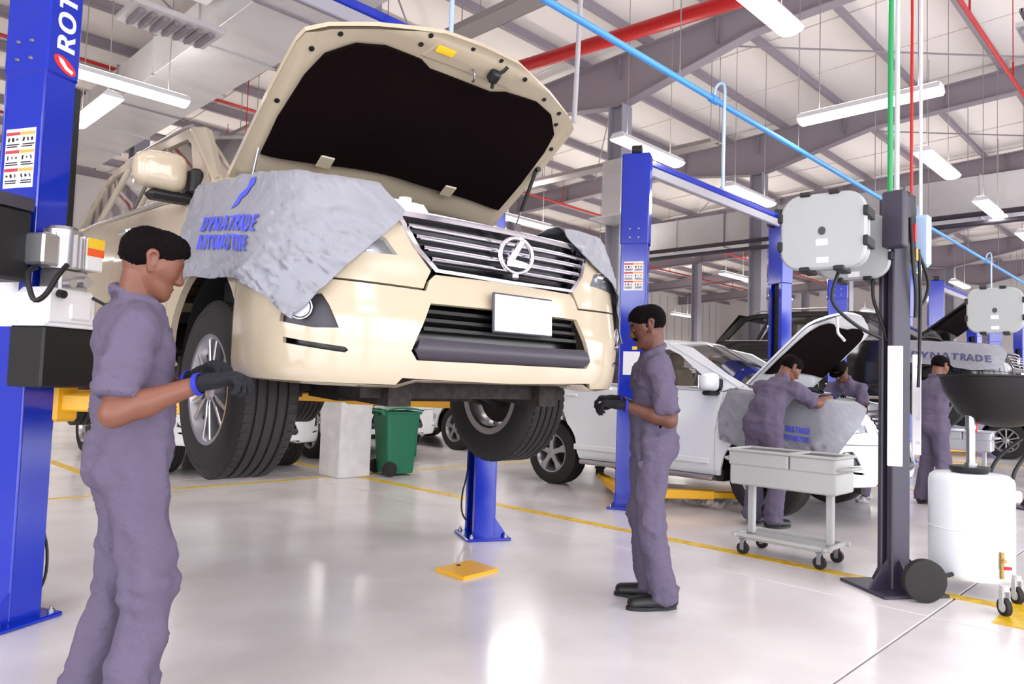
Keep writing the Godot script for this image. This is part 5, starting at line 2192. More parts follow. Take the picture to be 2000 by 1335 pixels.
func build_people() -> void:
	var at := on_y(226, 1425, 0.0)
	person("mechanic standing at the beige car's front wheel with his gloved hand on it", facing(at, 104.0), {
		"cell": 0.013, "hcell": 0.0045, "gcell": 0.0045, "head_pitch": 0.32, "quiff": 1.0, "lean": -0.07, "head_size": 0.93, "head_at": cam_pt(300, 516, 2.61),
		"hand_r": cam_pt(388, 750, 2.42), "hand_l": cam_pt(372, 742, 2.62),
		"hand_dir_r": pix(470, 735) - pix(388, 752), "pole": Vector3(0, -1, -0.25), "curl": 1.0, "tall": 1.03,
		"foot_r": Vector3(-0.12, 0, 0.06), "foot_l": Vector3(0.12, 0, -0.05), "sleeve": 0.84})
	at = on_y(1267, 1178, 0.0)
	person("mechanic with a moustache standing at the beige car's far front corner", facing(at, -42.0), {
		"cell": 0.014, "hcell": 0.005, "gcell": 0.005, "head_pitch": 0.30, "moustache": true, "skin": M.skin_dark,
		"hand_l": cam_pt(1222, 792, 4.12), "hand_r": cam_pt(1212, 780, 4.42),
		"hand_dir_l": pix(1150, 782) - pix(1215, 790), "hand_dir_r": pix(1150, 776) - pix(1212, 780), "pole": Vector3(0, -1, -0.8), "curl": 0.95,
		"foot_l": Vector3(0.10, 0, -0.02), "foot_r": Vector3(-0.12, 0, 0.02), "sleeve": 0.86})
	at = on_y(1507, 1018, 0.0)
	person("mechanic bending over the white car's open engine bay", facing(Vector3(6.55, 0, -3.08), 98.0), {
		"cell": 0.018, "hcell": 0.008, "gcell": 0.007, "scell": 0.012, "head_pitch": 0.25, "head_follow": 0.5, "lean": 0.72, "hip_z": -0.06,
		"hand_r": cam_pt(1625, 775, 7.0), "hand_l": cam_pt(1645, 765, 7.4), "pole": Vector3(0, -1, -0.3), "detail": false, "head_yaw": -0.5})
	person("mechanic leaning over the white car's engine from its far side", facing(Vector3(9.05, 0, -3.2), -85.0), {
		"cell": 0.022, "hcell": 0.009, "gcell": 0.009, "scell": 0.014, "head_pitch": 0.45, "lean": 0.55, "detail": false, "cap": true, "skin": M.skin_dark,
		"hand_l": Vector3(8.45, 1.12, -3.0), "hand_r": Vector3(8.45, 1.12, -3.4)})
	at = on_y(1822, 975, 0.0)
	person("mechanic in a dark cap beside the raised dark car's wheel", facing(on_y(1822, 985, 0.0), 118.0), {
		"cell": 0.022, "hcell": 0.009, "gcell": 0.009, "scell": 0.014, "head_pitch": 0.3, "lean": 0.12, "detail": false, "cap": true,
		"hand_r": cam_pt(1846, 792, 9.0), "hand_l": cam_pt(1850, 785, 9.3)})


# ---------------------------------------------------------------- two-post lifts

func lift_post(root: Node3D, at: Vector3, turn: float, h: float, arm_y: float, named: bool, side: float) -> Transform3D:
	var xf := Transform3D(Basis(Vector3.UP, turn), at)
	var b := MB.new()
	b.x = xf
	# C-shaped column, open towards the car (+x)
	b.box(Vector3(-0.075, 1.38, 0), Vector3(0.012, 2.72, 0.27))
	for s in [-1, 1]:
		b.box(Vector3(0.005, 1.38, s * 0.129), Vector3(0.16, 2.72, 0.012))
		b.box(Vector3(0.085, 1.38, s * 0.105), Vector3(0.012, 2.72, 0.05))
		b.cyl(Vector3(-0.075, 0.03, s * 0.129), Vector3(-0.075, 2.74, s * 0.129), 0.0085, -1, 8)
	var col := part(root, "column", b, M.lift_blue)
	b = MB.new()
	b.x = xf
	b.rbox(Vector3(0.005, 2.72 + (h - 2.72) / 2, 0), Vector3(0.19, h - 2.70, 0.292), 0.012)
	part(root, "column_extension", b, M.lift_blue)
	b = MB.new()
	b.x = xf
	for p in [[-0.045, 2.78], [0.045, 2.78], [-0.045, 2.87], [0.045, 2.87]]:
		b.cyl(Vector3(-0.092, p[1], p[0]), Vector3(-0.102, p[1], p[0]), 0.011, 0.008, 8)
	part(col, "bolt", b, M.steel)
	b = MB.new()
	b.x = xf
	b.rbox(Vector3(-0.02, 0.012, 0), Vector3(0.36, 0.022, 0.40), 0.006)
	for s in [-1, 1]:
		b.prism(V2([[-0.08, 0.02], [-0.19, 0.02], [-0.08, 0.17]]), Transform3D(Basis(), Vector3(0, 0, s * 0.129 - 0.006)), 0.012)
	var bp := part(root, "base_plate", b, M.lift_blue)
	for p in [[-0.16, -0.165], [-0.16, 0.165], [0.12, -0.165], [0.12, 0.165]]:
		b = MB.new()
		b.x = xf
		b.cyl(Vector3(p[0], 0.022, p[1]), Vector3(p[0], 0.04, p[1]), 0.017, -1, 6)
		b.cyl(Vector3(p[0], 0.04, p[1]), Vector3(p[0], 0.052, p[1]), 0.009, -1, 8)
		part(bp, "anchor_bolt", b, M.steel)
	# dark slide strip and cable in the open side
	b = MB.new()
	b.x = xf
	b.box(Vector3(0.03, 1.40, 0), Vector3(0.05, 2.6, 0.10))
	part(col, "slide_track", b, M.black_plastic)
	b = MB.new()
	b.x = xf
	b.tube(smooth_path([Vector3(0.092, 2.6, 0.06), Vector3(0.095, 1.4, 0.07), Vector3(0.095, 0.6, 0.075), Vector3(0.13, 0.32, 0.10), Vector3(0.12, 0.16, 0.10), Vector3(0.03, 0.05, 0.10)], 5), 0.007, 8)
	part(col, "cable", b, M.black_plastic)
	# carriage and arms
	b = MB.new()
	b.x = xf
	b.rbox(Vector3(0.07, arm_y + 0.12, 0), Vector3(0.12, 0.55, 0.19), 0.01)
	var car_ := part(root, "carriage", b, M.lift_blue)
	b = MB.new()
	b.x = xf
	b.rbox(Vector3(0.15, arm_y, 0), Vector3(0.14, 0.20, 0.30), 0.015)
	part(car_, "arm_bracket", b, M.yellow_steel, "yellow arm bracket")
	var root_p := xf * Vector3(0.16, arm_y, 0)
	for s in [-1.0, 1.0]:
		var tip := Vector3(at.x + side * (0.95 if s > 0 else 1.0), arm_y, at.z + (0.75 if s > 0 else -1.15))
		var st := xf * Vector3(0.16, arm_y, s * 0.12)
		var d := tip - st
		b = MB.new()
		var f := Basis.looking_at(d.normalized(), Vector3.UP)
		b.rbox(st + d * 0.35, Vector3(0.10, 0.09, d.length() * 0.72), 0.01, f)
		var am := part(root, "lift_arm", b, M.yellow_steel)
		b = MB.new()
		b.rbox(st + d * 0.78, Vector3(0.075, 0.065, d.length() * 0.5), 0.008, f)
		part(am, "extension", b, M.yellow_steel)
		b = MB.new()
		b.cyl(tip, tip + Vector3(0, 0.08, 0), 0.05, -1, 16)
		b.cyl(tip + Vector3(0, 0.08, 0), tip + Vector3(0, 0.10, 0), 0.065, -1, 16)
		part(am, "arm_pad", b, M.rubber)
	return xf


func decal(root: Node, xf: Transform3D) -> void:
	# warning panel: white sheet, coloured bands, pictograms and lines of print; lies in the xy plane of xf
	var b := MB.new()
	b.x = xf
	b.box(Vector3(0, 0, 0.001), Vector3(0.20, 0.30, 0.002))
	var p := part(root, "warning_label", b, M.label_white)
	var rng := RandomNumberGenerator.new()
	rng.seed = 5
	for r in 3:
		for c in 2:
			var x := -0.05 + c * 0.1
			var y := 0.125 - r * 0.092
			b = MB.new()
			b.x = xf
			b.box(Vector3(x, y, 0.0025), Vector3(0.094, 0.016, 0.001))
			part(p, "coloured_band", b, M.label_red if c == 0 else M.label_orange)
			b = MB.new()
			b.x = xf
			for k in 3:
				b.box(Vector3(x - 0.028 + k * 0.028, y - 0.03, 0.0025), Vector3(rng.randf_range(0.006, 0.016), rng.randf_range(0.008, 0.022), 0.001), Basis(Vector3.BACK, rng.randf_range(-0.6, 0.6)))
			for k in 2:
				b.box(Vector3(x + rng.randf_range(-0.006, 0.006), y - 0.055 - k * 0.011, 0.0025), Vector3(rng.randf_range(0.066, 0.084), 0.006, 0.001))
			part(p, "print", b, M.ink)


func build_lifts() -> void:
	var th := deg_to_rad(26.0)
	var specs := [
		[0.90, 4.11, 1.07, -4.33, "blue two-post lift holding up the beige off-road car"],
		[6.29, 9.75, 0.14, -4.42, "blue two-post lift with a crossbar around the white car"],
		[11.8, 15.1, 1.02, -4.42, "blue two-post lift holding up the dark car"],
		[17.2, 20.5, 0.14, -4.42, "blue two-post lift around the car with the open dark hood"],
		[22.6, 25.9, 0.14, -4.42, "blue two-post lift in the farthest bay"]]
	for k in specs.size():
		var s: Array = specs[k]
		var root := thing("two_post_lift", s[4], "car lift")
		var h := 3.85 if k == 0 else 3.66
		var xa := lift_post(root, Vector3(s[0], 0, s[3]), th, h, s[2], k == 0, 1.0)
		var xb := lift_post(root, Vector3(s[1], 0, s[3]), PI - th, h, s[2], false, -1.0)
		var b := MB.new()
		b.rbox(Vector3((s[0] + s[1]) / 2, h - 0.02, s[3]), Vector3(s[1] - s[0] - 0.1, 0.07, 0.06), 0.01)
		var beam := part(root, "crossbar", b, M.lift_blue)
		b = MB.new()
		b.rbox(Vector3((s[0] + s[1]) / 2, h - 0.12, s[3] + 0.02), Vector3(s[1] - s[0] - 0.15, 0.10, 0.05), 0.008)
		part(beam, "cable_channel", b, M.column_grey)
		for xx in [xa, xb]:
			b = MB.new()
			b.rbox(xx * Vector3(0.02, h + 0.05, 0), Vector3(0.16, 0.09, 0.05), 0.01, xx.basis)
			b.cyl(xx * Vector3(-0.03, h + 0.05, -0.05), xx * Vector3(-0.03, h + 0.05, 0.05), 0.055, -1, 14)
			b.rbox(xx * Vector3(0.13, h - 0.07, 0.03), Vector3(0.09, 0.15, 0.12), 0.01, xx.basis)
			part(root, "pulley_box", b, M.black_plastic)
		# label sheets on the outer web (-x face): a frame looking out of that face
		var of := Basis(Vector3(0, 0, 1), Vector3.UP, Vector3(-1, 0, 0))
		if k < 2:
			var dy := 2.28 if k == 0 else 2.38
			decal(root, xa * Transform3D(of, Vector3(-0.0815, dy, 0.0)))
			b = MB.new()
			b.x = xa * Transform3D(of, Vector3(-0.0815, 1.56 if k == 0 else 1.48, -0.03 if k == 0 else 0.0))
			b.box(Vector3(0, 0, 0.001), Vector3(0.17, 0.24, 0.002))
			part(root, "paper_notice", b, M.label_white)
			b = MB.new()
			b.x = xa * Transform3D(of, Vector3(-0.0815, 1.72 if k == 0 else 1.635, 0.03))
			b.box(Vector3(0, 0, 0.001), Vector3(0.05, 0.035, 0.002))
			part(root, "yellow_label", b, M.label_yellow)
		if k == 0:
			# maker's name running up the side face of the extension, with the red oval
			var sf := xa * Transform3D(Basis(Vector3.UP, Vector3(-1, 0, 0), Vector3.BACK), Vector3(0.012, 3.14, 0.147))
			b = MB.new()
			letters(b, "ROTARY", 0.135, sf, 0.002, true, null, 0.60)
			part(root, "lettering", b, M.label_white, "white lettering running up the post")
			b = MB.new()
			b.prism(ellipse2(0.068, 0.034), xa * Transform3D(Basis(Vector3.BACK, -0.45), Vector3(0.01, 2.775, 0.147)), 0.002)
			var ov := part(root, "oval_badge", b, M.red_plastic, "red oval badge")
			b = MB.new()
			b.prism(V2([[-0.05, 0.012], [-0.02, 0.016], [0.012, 0.002], [0.05, 0.006], [0.052, -0.012], [0.01, -0.018], [-0.03, -0.006]]), xa * Transform3D(Basis(Vector3.BACK, -0.45), Vector3(0.01, 2.775, 0.1492)), 0.001)
			part(ov, "badge_print", b, M.label_white)
			power_unit(root, xa)
			# long black guard down the inner edge of the post
			b = MB.new()
			b.x = xa
			b.rbox(Vector3(0.115, 2.02, 0.10), Vector3(0.05, 1.36, 0.05), 0.01)
			part(root, "limit_switch_guard", b, M.black_plastic)


func power_unit(root: Node3D, xa: Transform3D) -> void:
	# hydraulic unit on the +z face of the left post: motor on top, valve block, white tank neck, black tank
	var z := 0.25
	xa = xa * Transform3D(Basis(), Vector3(-0.09, 0.135, 0))
	var o := MB.new()
	o.x = xa
	o.rbox(Vector3(0.06, 1.16, z), Vector3(0.30, 0.29, 0.22), 0.01)
	var tank := part(root, "hydraulic_tank", o, M.black_plastic)
	o = MB.new()
	o.x = xa
	o.rbox(Vector3(0.06, 1.395, z), Vector3(0.30, 0.19, 0.21), 0.03)
	o.rbox(Vector3(0.06, 1.31, z), Vector3(0.325, 0.016, 0.245), 0.004)
	o.rbox(Vector3(0.10, 1.38, z + 0.10), Vector3(0.12, 0.08, 0.03), 0.01)
	part(tank, "tank_cover", o, M.label_white)
	o = MB.new()
	o.x = xa
	o.rbox(Vector3(0.09, 1.53, z), Vector3(0.16, 0.12, 0.14), 0.01)
	o.cyl(Vector3(0.13, 1.535, z + 0.06), Vector3(0.13, 1.535, z + 0.11), 0.028, -1, 12)
	o.cyl(Vector3(0.06, 1.52, z + 0.06), Vector3(0.06, 1.52, z + 0.10), 0.02, -1, 12)
	var vb := part(root, "valve_block", o, M.alloy)
	o = MB.new()
	o.x = xa
	o.cyl(Vector3(0.07, 1.59, z), Vector3(0.07, 1.78, z), 0.085, -1, 20)
	for k in 12:
		var t := TAU * k / 12.0
		o.box(Vector3(0.07 + cos(t) * 0.09, 1.68, z + sin(t) * 0.09), Vector3(0.02, 0.16, 0.006), Basis(Vector3.UP, -t))
	o.cyl(Vector3(0.07, 1.78, z), Vector3(0.07, 1.80, z), 0.07, 0.06, 20)
	o.rbox(Vector3(-0.045, 1.67, z + 0.01), Vector3(0.09, 0.15, 0.12), 0.01)
	part(root, "motor", o, M.alloy)
	o = MB.new()
	o.x = xa
	o.rbox(Vector3(0.19, 1.68, z + 0.03), Vector3(0.10, 0.165, 0.10), 0.008)
	var jb := part(root, "junction_box", o, M.label_white)
	for a in [[1.738, 0.05, M.label_yellow], [1.692, 0.038, M.orange]]:
		o = MB.new()
		o.x = xa
		o.box(Vector3(0.19, a[0], z + 0.0815), Vector3(0.096, a[1], 0.002))
		part(jb, "sticker", o, a[2])
	o = MB.new()
	o.x = xa
	o.tube(smooth_path([Vector3(0.0, 1.60, z + 0.12), Vector3(-0.06, 1.54, z + 0.14), Vector3(-0.12, 1.44, z + 0.14), Vector3(-0.16, 1.42, z + 0.12), Vector3(-0.14, 1.54, z + 0.05), Vector3(-0.06, 1.58, z)], 5), 0.012, 8)
	part(vb, "hose", o, M.black_plastic)
	o = MB.new()
	o.x = xa
	o.cyl(Vector3(0.15, 1.46, z + 0.12), Vector3(0.19, 1.43, z + 0.16), 0.008, -1, 8)
	o.cyl(Vector3(0.19, 1.43, z + 0.16), Vector3(0.20, 1.42, z + 0.17), 0.017, -1, 10)
	part(vb, "release_lever", o, M.black_plastic)
	o = MB.new()
	o.x = xa
	o.cyl(Vector3(-0.03, 1.46, z + 0.12), Vector3(-0.03, 1.455, z + 0.15), 0.02, -1, 10)
	part(vb, "drain_plug", o, M.black_plastic)
	# black control housing on the outer web
	o = MB.new()
	o.x = xa
	o.rbox(Vector3(-0.16, 1.68, 0.10), Vector3(0.20, 0.34, 0.22), 0.015)
	var cb := part(root, "control_housing", o, M.black_plastic)
	o = MB.new()
	o.x = xa
	o.prism(V2([[-0.26, 1.85], [-0.06, 1.85], [-0.06, 1.91], [-0.23, 1.91]]), Transform3D(Basis(), Vector3(0, 0, -0.01)), 0.22)
	part(cb, "housing_lid", o, M.grey_plastic)


# ---------------------------------------------------------------- workshop equipment

func service_trolley(label: String, at: Vector3, turn: float, m: Material) -> Node3D:
	# length along x
	var o := thing("service_trolley", label, "trolley", at, turn, "grey service trolleys")
	var b := MB.new()
	b.rbox(Vector3(0, 0.60, 0), Vector3(0.80, 0.155, 0.36), 0.012)
	part(o, "tray_body", b, m)
	for q in [[-0.235, 0.33], [0.175, 0.47]]:
		b = MB.new()
		b.rbox(Vector3(q[0], 0.725, 0), Vector3(q[1], 0.11, 0.365), 0.01)
		for s in [-1, 1]:
			b.rbox(Vector3(q[0], 0.785, s * 0.185), Vector3(q[1] + 0.02, 0.022, 0.03), 0.008)
			b.rbox(Vector3(q[0] + s * q[1] / 2, 0.785, 0), Vector3(0.03, 0.022, 0.39), 0.008)
		var dr := part(o, "tool_bin", b, m)
		b = MB.new()
		b.box(Vector3(q[0], 0.776, 0), Vector3(q[1] - 0.04, 0.012, 0.33))
		part(dr, "bin_inside", b, M.grey_plastic)
	b = MB.new()
	b.rbox(Vector3(-0.062, 0.72, 0.187), Vector3(0.012, 0.12, 0.012), 0.004)
	part(o, "lock_bar", b, M.black_plastic)
	for s in [-1, 1]:
		b = MB.new()
		b.rbox(Vector3(s * 0.30, 0.34, 0), Vector3(0.05, 0.40, 0.05), 0.006)
		part(o, "leg", b, m)
		b = MB.new()
		b.tube(smooth_path([Vector3(s * 0.40, 0.70, 0.12), Vector3(s * 0.47, 0.71, 0.11), Vector3(s * 0.47, 0.71, -0.11), Vector3(s * 0.40, 0.70, -0.12)], 4), 0.012, 8)
		part(o, "handle", b, m)
	b = MB.new()
	b.rbox(Vector3(0, 0.125, 0), Vector3(0.66, 0.02, 0.34), 0.006)
	for s in [-1, 1]:
		b.rbox(Vector3(0, 0.145, s * 0.17), Vector3(0.76, 0.03, 0.03), 0.006)
		b.rbox(Vector3(s * 0.34, 0.145, 0), Vector3(0.03, 0.03, 0.42), 0.006)
	part(o, "base_shelf", b, m)
	for sx in [-1, 1]:
		for sz in [-1, 1]:
			b = MB.new()
			var c := Vector3(sx * 0.29, 0.045, sz * 0.16)
			b.cyl(c - Vector3(0, 0, 0.016), c + Vector3(0, 0, 0.016), 0.045, -1, 18)
			var w := part(o, "castor", b, M.rubber)
			b = MB.new()
			for s in [-1, 1]:
				b.box(c + Vector3(0, 0.03, s * 0.021), Vector3(0.03, 0.08, 0.004))
			b.box(c + Vector3(0, 0.068, 0), Vector3(0.045, 0.006, 0.05))
			part(w, "castor_fork", b, M.steel)
	return o


func hose_reel(label: String, at: Vector3, turn: float, s := 1.0) -> Node3D:
	# a flat rounded housing; its face looks along +z
	var o := thing("hose_reel", label, "hose reel", at, turn, "grey hose reels")
	var b := MB.new()
	b.prism(round_rect(0.50 * s, 0.47 * s, 0.12 * s, 7), Transform3D(Basis(), Vector3(0, 0, 0.03)), 0.05, 0.012)
	var f := part(o, "front_cover", b, M.reel_grey)
	b = MB.new()
	b.prism(round_rect(0.48 * s, 0.45 * s, 0.11 * s, 7), Transform3D(Basis(), Vector3(0, 0, -0.09)), 0.05, 0.012)
	part(o, "back_cover", b, M.reel_grey)
	b = MB.new()
	b.cyl(Vector3(0, 0, -0.05), Vector3(0, 0, 0.04), 0.20 * s, -1, 28)
	part(o, "hose_coil", b, M.blue_print)
	for p in [[-0.25, 0.10, 0], [-0.25, -0.08, 0], [0.25, 0.10, 0], [0.25, -0.08, 0], [-0.1, 0.235, 1], [0.07, 0.235, 1], [-0.1, -0.235, 1], [0.1, -0.235, 1]]:
		b = MB.new()
		b.rbox(Vector3(p[0] * s, p[1] * s, 0.0), (Vector3(0.03, 0.06, 0.19) if p[2] == 0 else Vector3(0.06, 0.03, 0.19)) * Vector3(s, s, 1), 0.005)
		part(o, "clip", b, M.black_plastic)
	b = MB.new()
	b.prism(ellipse2(0.022, 0.026), Transform3D(Basis(), Vector3(0, 0.0, 0.08)), 0.003)
	part(f, "round_badge", b, M.grey_plastic)
	b = MB.new()
	b.box(Vector3(0.0, -0.07, 0.081), Vector3(0.07, 0.04, 0.002))
	b.box(Vector3(0.005, -0.18, 0.081), Vector3(0.07, 0.035, 0.002))
	part(f, "sticker", b, M.label_white)
	return o


func dispenser_post(at: Vector3, label: String) -> Node3D:
	var o := thing("dispenser_post", label, "post", at)
	var b := MB.new()
	b.x = Transform3D(Basis(Vector3.UP, deg_to_rad(-35.0)), Vector3.ZERO)
	b.rbox(Vector3(0, 1.28, 0.045), Vector3(0.13, 2.54, 0.06), 0.008)
	b.rbox(Vector3(0, 1.28, -0.05), Vector3(0.13, 2.54, 0.045), 0.008)
	var col := part(o, "column", b, M.post_grey)
	b = MB.new()
	b.x = Transform3D(Basis(Vector3.UP, deg_to_rad(-35.0)), Vector3.ZERO)
	b.box(Vector3(0.01, 1.30, -0.003), Vector3(0.09, 2.45, 0.05))
	part(col, "dark_channel", b, M.black_plastic)
	b = MB.new()
	b.x = Transform3D(Basis(Vector3.UP, deg_to_rad(-35.0)), Vector3.ZERO)
	b.rbox(Vector3(0, 0.01, 0), Vector3(0.46, 0.02, 0.44), 0.005)
	for s in [-1, 1]:
		b.prism(V2([[0.08 * s, 0.02], [0.21 * s, 0.02], [0.08 * s, 0.20]]), Transform3D(Basis(), Vector3(0, 0, 0.04)), 0.02)
		b.prism(V2([[0.0, 0.02], [0.12, 0.02], [0.0, 0.20]]), Transform3D(Basis(Vector3.UP, PI / 2 + (0.0 if s > 0 else PI)), Vector3(0, 0, -s * 0.085)), 0.02)
	part(o, "base", b, M.post_grey)
	# white guard strips on both sides
	for a in [[1748.0, 1.0], [1790.0, -1.0]]:
		var p := on_z(a[0], 800, -1.48 if a[1] > 0 else -1.66) - Vector3(5.17, 0, -1.57)
		b = MB.new()
		b.x = Transform3D(Basis(Vector3.UP, deg_to_rad(-62.0)), Vector3(p.x, 1.18, p.z))
		b.rbox(Vector3.ZERO, Vector3(0.085 if a[1] > 0 else 0.06, 0.74, 0.02), 0.004)
		var gd := part(o, "white_guard", b, M.label_white)
		b = MB.new()
		b.x = Transform3D(Basis(Vector3.UP, deg_to_rad(-62.0)), Vector3(p.x, 1.18, p.z))
		for y in [-0.28, -0.1, 0.28]:
			b.cyl(Vector3(0.01, y, 0.008), Vector3(0.01, y, 0.016), 0.011, -1, 10)
		part(gd, "screw", b, M.steel)
	# control boxes, valves and hoses at the top
	b = MB.new()
	b.rbox(Vector3(-0.19, 2.36, 0.06), Vector3(0.10, 0.36, 0.13), 0.01)
	part(o, "control_box", b, M.post_grey)
	b = MB.new()
	b.rbox(Vector3(0.10, 2.36, 0.0), Vector3(0.16, 0.46, 0.16), 0.012)
	part(o, "valve_box", b, M.black_plastic)
	b = MB.new()
	b.rbox(Vector3(0.22, 2.28, 0.06), Vector3(0.05, 0.36, 0.20), 0.03)
	part(o, "side_plate", b, M.pale_blue_pipe)
	for a in [[[Vector3(-0.02, 2.40, 0.1), Vector3(-0.03, 2.1, 0.12), Vector3(0.0, 1.9, 0.13), Vector3(0.02, 1.75, 0.12)], 0.012], [[Vector3(0.14, 2.2, 0.1), Vector3(0.22, 2.02, 0.14), Vector3(0.24, 1.9, 0.12), Vector3(0.16, 1.84, 0.1), Vector3(0.12, 1.95, 0.1), Vector3(0.12, 2.15, 0.08)], 0.011], [[Vector3(0.05, 2.2, 0.13), Vector3(0.06, 1.8, 0.14), Vector3(0.05, 1.3, 0.13)], 0.010]]:
		b = MB.new()
		b.tube(smooth_path(a[0], 5), a[1], 8)
		part(o, "hose", b, M.black_plastic)
	b = MB.new()
	b.cyl(Vector3(0.075, 2.1, 0.13), Vector3(0.075, 1.55, 0.13), 0.012, -1, 10)
	b.cyl(Vector3(-0.06, 2.5, 0.08), Vector3(-0.06, 2.2, 0.08), 0.014, -1, 10)
	part(o, "steel_pipe", b, M.steel)
	b = MB.new()
	b.rbox(Vector3(0.0, 2.30, 0.12), Vector3(0.02, 0.12, 0.02), 0.004)
	part(o, "red_valve", b, M.red_plastic)
	b = MB.new()
	b.rbox(Vector3(0.02, 2.16, 0.12), Vector3(0.03, 0.09, 0.03), 0.006)
	part(o, "brass_fitting", b, M.brass)
	return o


func build_equipment() -> void:
	# yellow plate on the floor
	var c := [on_y(850, 1115, 0.0), on_y(905, 1133, 0.0), on_y(973, 1116, 0.0), on_y(918, 1099, 0.0)]
	var b := MB.new()
	var top := []
	for p in c:
		top.append(p + Vector3.UP * 0.022)
	b.quad(top[0], top[1], top[2], top[3])
	for k in 4:
		var k2 := (k + 1) % 4
		b.quad(c[k], c[k2], top[k2], top[k])
	var pl := thing("floor_plate", "square yellow steel plate lying on the floor under the beige car", "floor plate")
	part(pl, "plate", b, M.yellow_steel)
	b = MB.new()
	var mid: Vector3 = (c[0] + c[3]) * 0.4 + (c[1] + c[2]) * 0.1
	b.cyl(mid + Vector3.UP * 0.02, mid + Vector3.UP * 0.026, 0.014, -1, 10)
	part(pl, "plug", b, M.black_plastic)
	# green wheeled bin
	var o := thing("wheeled_bin", "green wheeled rubbish bin beside the white pillar plinth", "bin", on_y(762, 926, 0.0) + Vector3(0.07, 0, 0.0), deg_to_rad(79.0))
	b = MB.new()
	var rows := []
	for k in 2:
		var w := [0.19, 0.235][k] as float
		var d := [0.20, 0.26][k] as float
		var row := PackedVector3Array()
		for p in round_rect(w * 2, d * 2, 0.05, 4):
			row.append(Vector3(p.x, [0.03, 0.86][k], p.y))
		rows.append(row)
	b.grid(rows, true)
	b.disc(Vector3(0, 0.03, 0), Vector3.DOWN, 0.15, 16)
	b.rbox(Vector3(0, 0.855, 0), Vector3(0.50, 0.04, 0.55), 0.015)
	b.rbox(Vector3(0, 0.5, 0.228), Vector3(0.36, 0.5, 0.02), 0.008)
	part(o, "body", b, M.bin_green)
	b = MB.new()
	rows = []
	for a in 6:
		var row := PackedVector3Array()
		for k in 7:
			row.append(Vector3(-0.25 + k * 0.5 / 6.0, 0.88 + 0.07 * sin(PI * (a + 0.6) / 6.4) * (1.0 - 0.3 * pow((k - 3) / 3.0, 2.0)), 0.29 - a * 0.116))
		rows.append(row)
	b.sheet(rows, 0.02)
	part(o, "lid", b, M.bin_green)
	b = MB.new()
	b.cyl(Vector3(-0.22, 0.87, -0.31), Vector3(0.22, 0.87, -0.31), 0.016, -1, 10)
	for s in [-0.2, 0.0, 0.2]:
		b.rbox(Vector3(s, 0.86, -0.27), Vector3(0.03, 0.09, 0.09), 0.008)
	part(o, "handle_bar", b, M.bin_green)
	for s in [-1, 1]:
		b = MB.new()
		b.cyl(Vector3(s * 0.21, 0.10, -0.19), Vector3(s * 0.26, 0.10, -0.19), 0.10, -1, 22)
		var w := part(o, "wheel", b, M.rubber)
		b = MB.new()
		b.cyl(Vector3(s * 0.255, 0.10, -0.19), Vector3(s * 0.265, 0.10, -0.19), 0.06, -1, 18)
		part(w, "wheel_hub", b, M.black_plastic)
	o.scale = Vector3.ONE * 0.94
	# service trolleys
	service_trolley("pale grey service trolley on castors beside the bending mechanic", Vector3(5.46, 0, -2.38), PI / 2, M.trolley_grey)
	service_trolley("grey service trolley beside the raised dark car", on_y(1872, 952, 0.0), PI / 2 + 0.1, M.silver_paint)
	# dispensers and reels
	dispenser_post(Vector3(5.17, 0, -1.57), "dark steel dispenser post with hoses and white guards on the yellow line")
	hose_reel("big pale grey hose reel mounted on the dark dispenser post", cam_pt(1612, 455, 4.55), -PI / 2 + 0.12, 1.0)
	hose_reel("grey hose reel tucked behind and below the big one", cam_pt(1672, 487, 4.95), -PI / 2 + 0.12, 0.9)
	hose_reel("pale grey hose reel hung farther along the bays", cam_pt(1944, 607, 7.6), -PI / 2 + 0.12, 1.0)
	dispenser_post(Vector3(10.2, 0, -1.6), "dark dispenser post in the next bay")
	for a in [[[cam_pt(1640, 525, 4.55), cam_pt(1625, 575, 4.55), cam_pt(1637, 605, 4.55), cam_pt(1680, 640, 4.6), cam_pt(1722, 660, 4.7)], "black hose hanging from the big grey reel"], [[cam_pt(1705, 545, 4.85), cam_pt(1706, 585, 4.85), cam_pt(1722, 630, 4.8), cam_pt(1733, 665, 4.8)], "black hose hanging from the lower grey reel"]]:
		b = MB.new()
		b.tube(smooth_path(a[0], 5), 0.011, 8)
		single("hanging_hose", b, M.black_plastic, a[1], "hose", "black dispenser hoses")
	b = MB.new()
	var hk := cam_pt(1635, 618, 4.55)
	b.tube(smooth_path([hk, hk + Vector3(0.01, -0.05, 0), hk + Vector3(-0.01, -0.10, 0.01), hk + Vector3(0.0, -0.13, 0.03), hk + Vector3(-0.01, -0.15, 0.05)], 4), 0.009, 8)
	single("hose_hook", b, M.pale_grey, "small pale hook hanging from the hose in front of the open hood", "hook")
	oil_drainer()


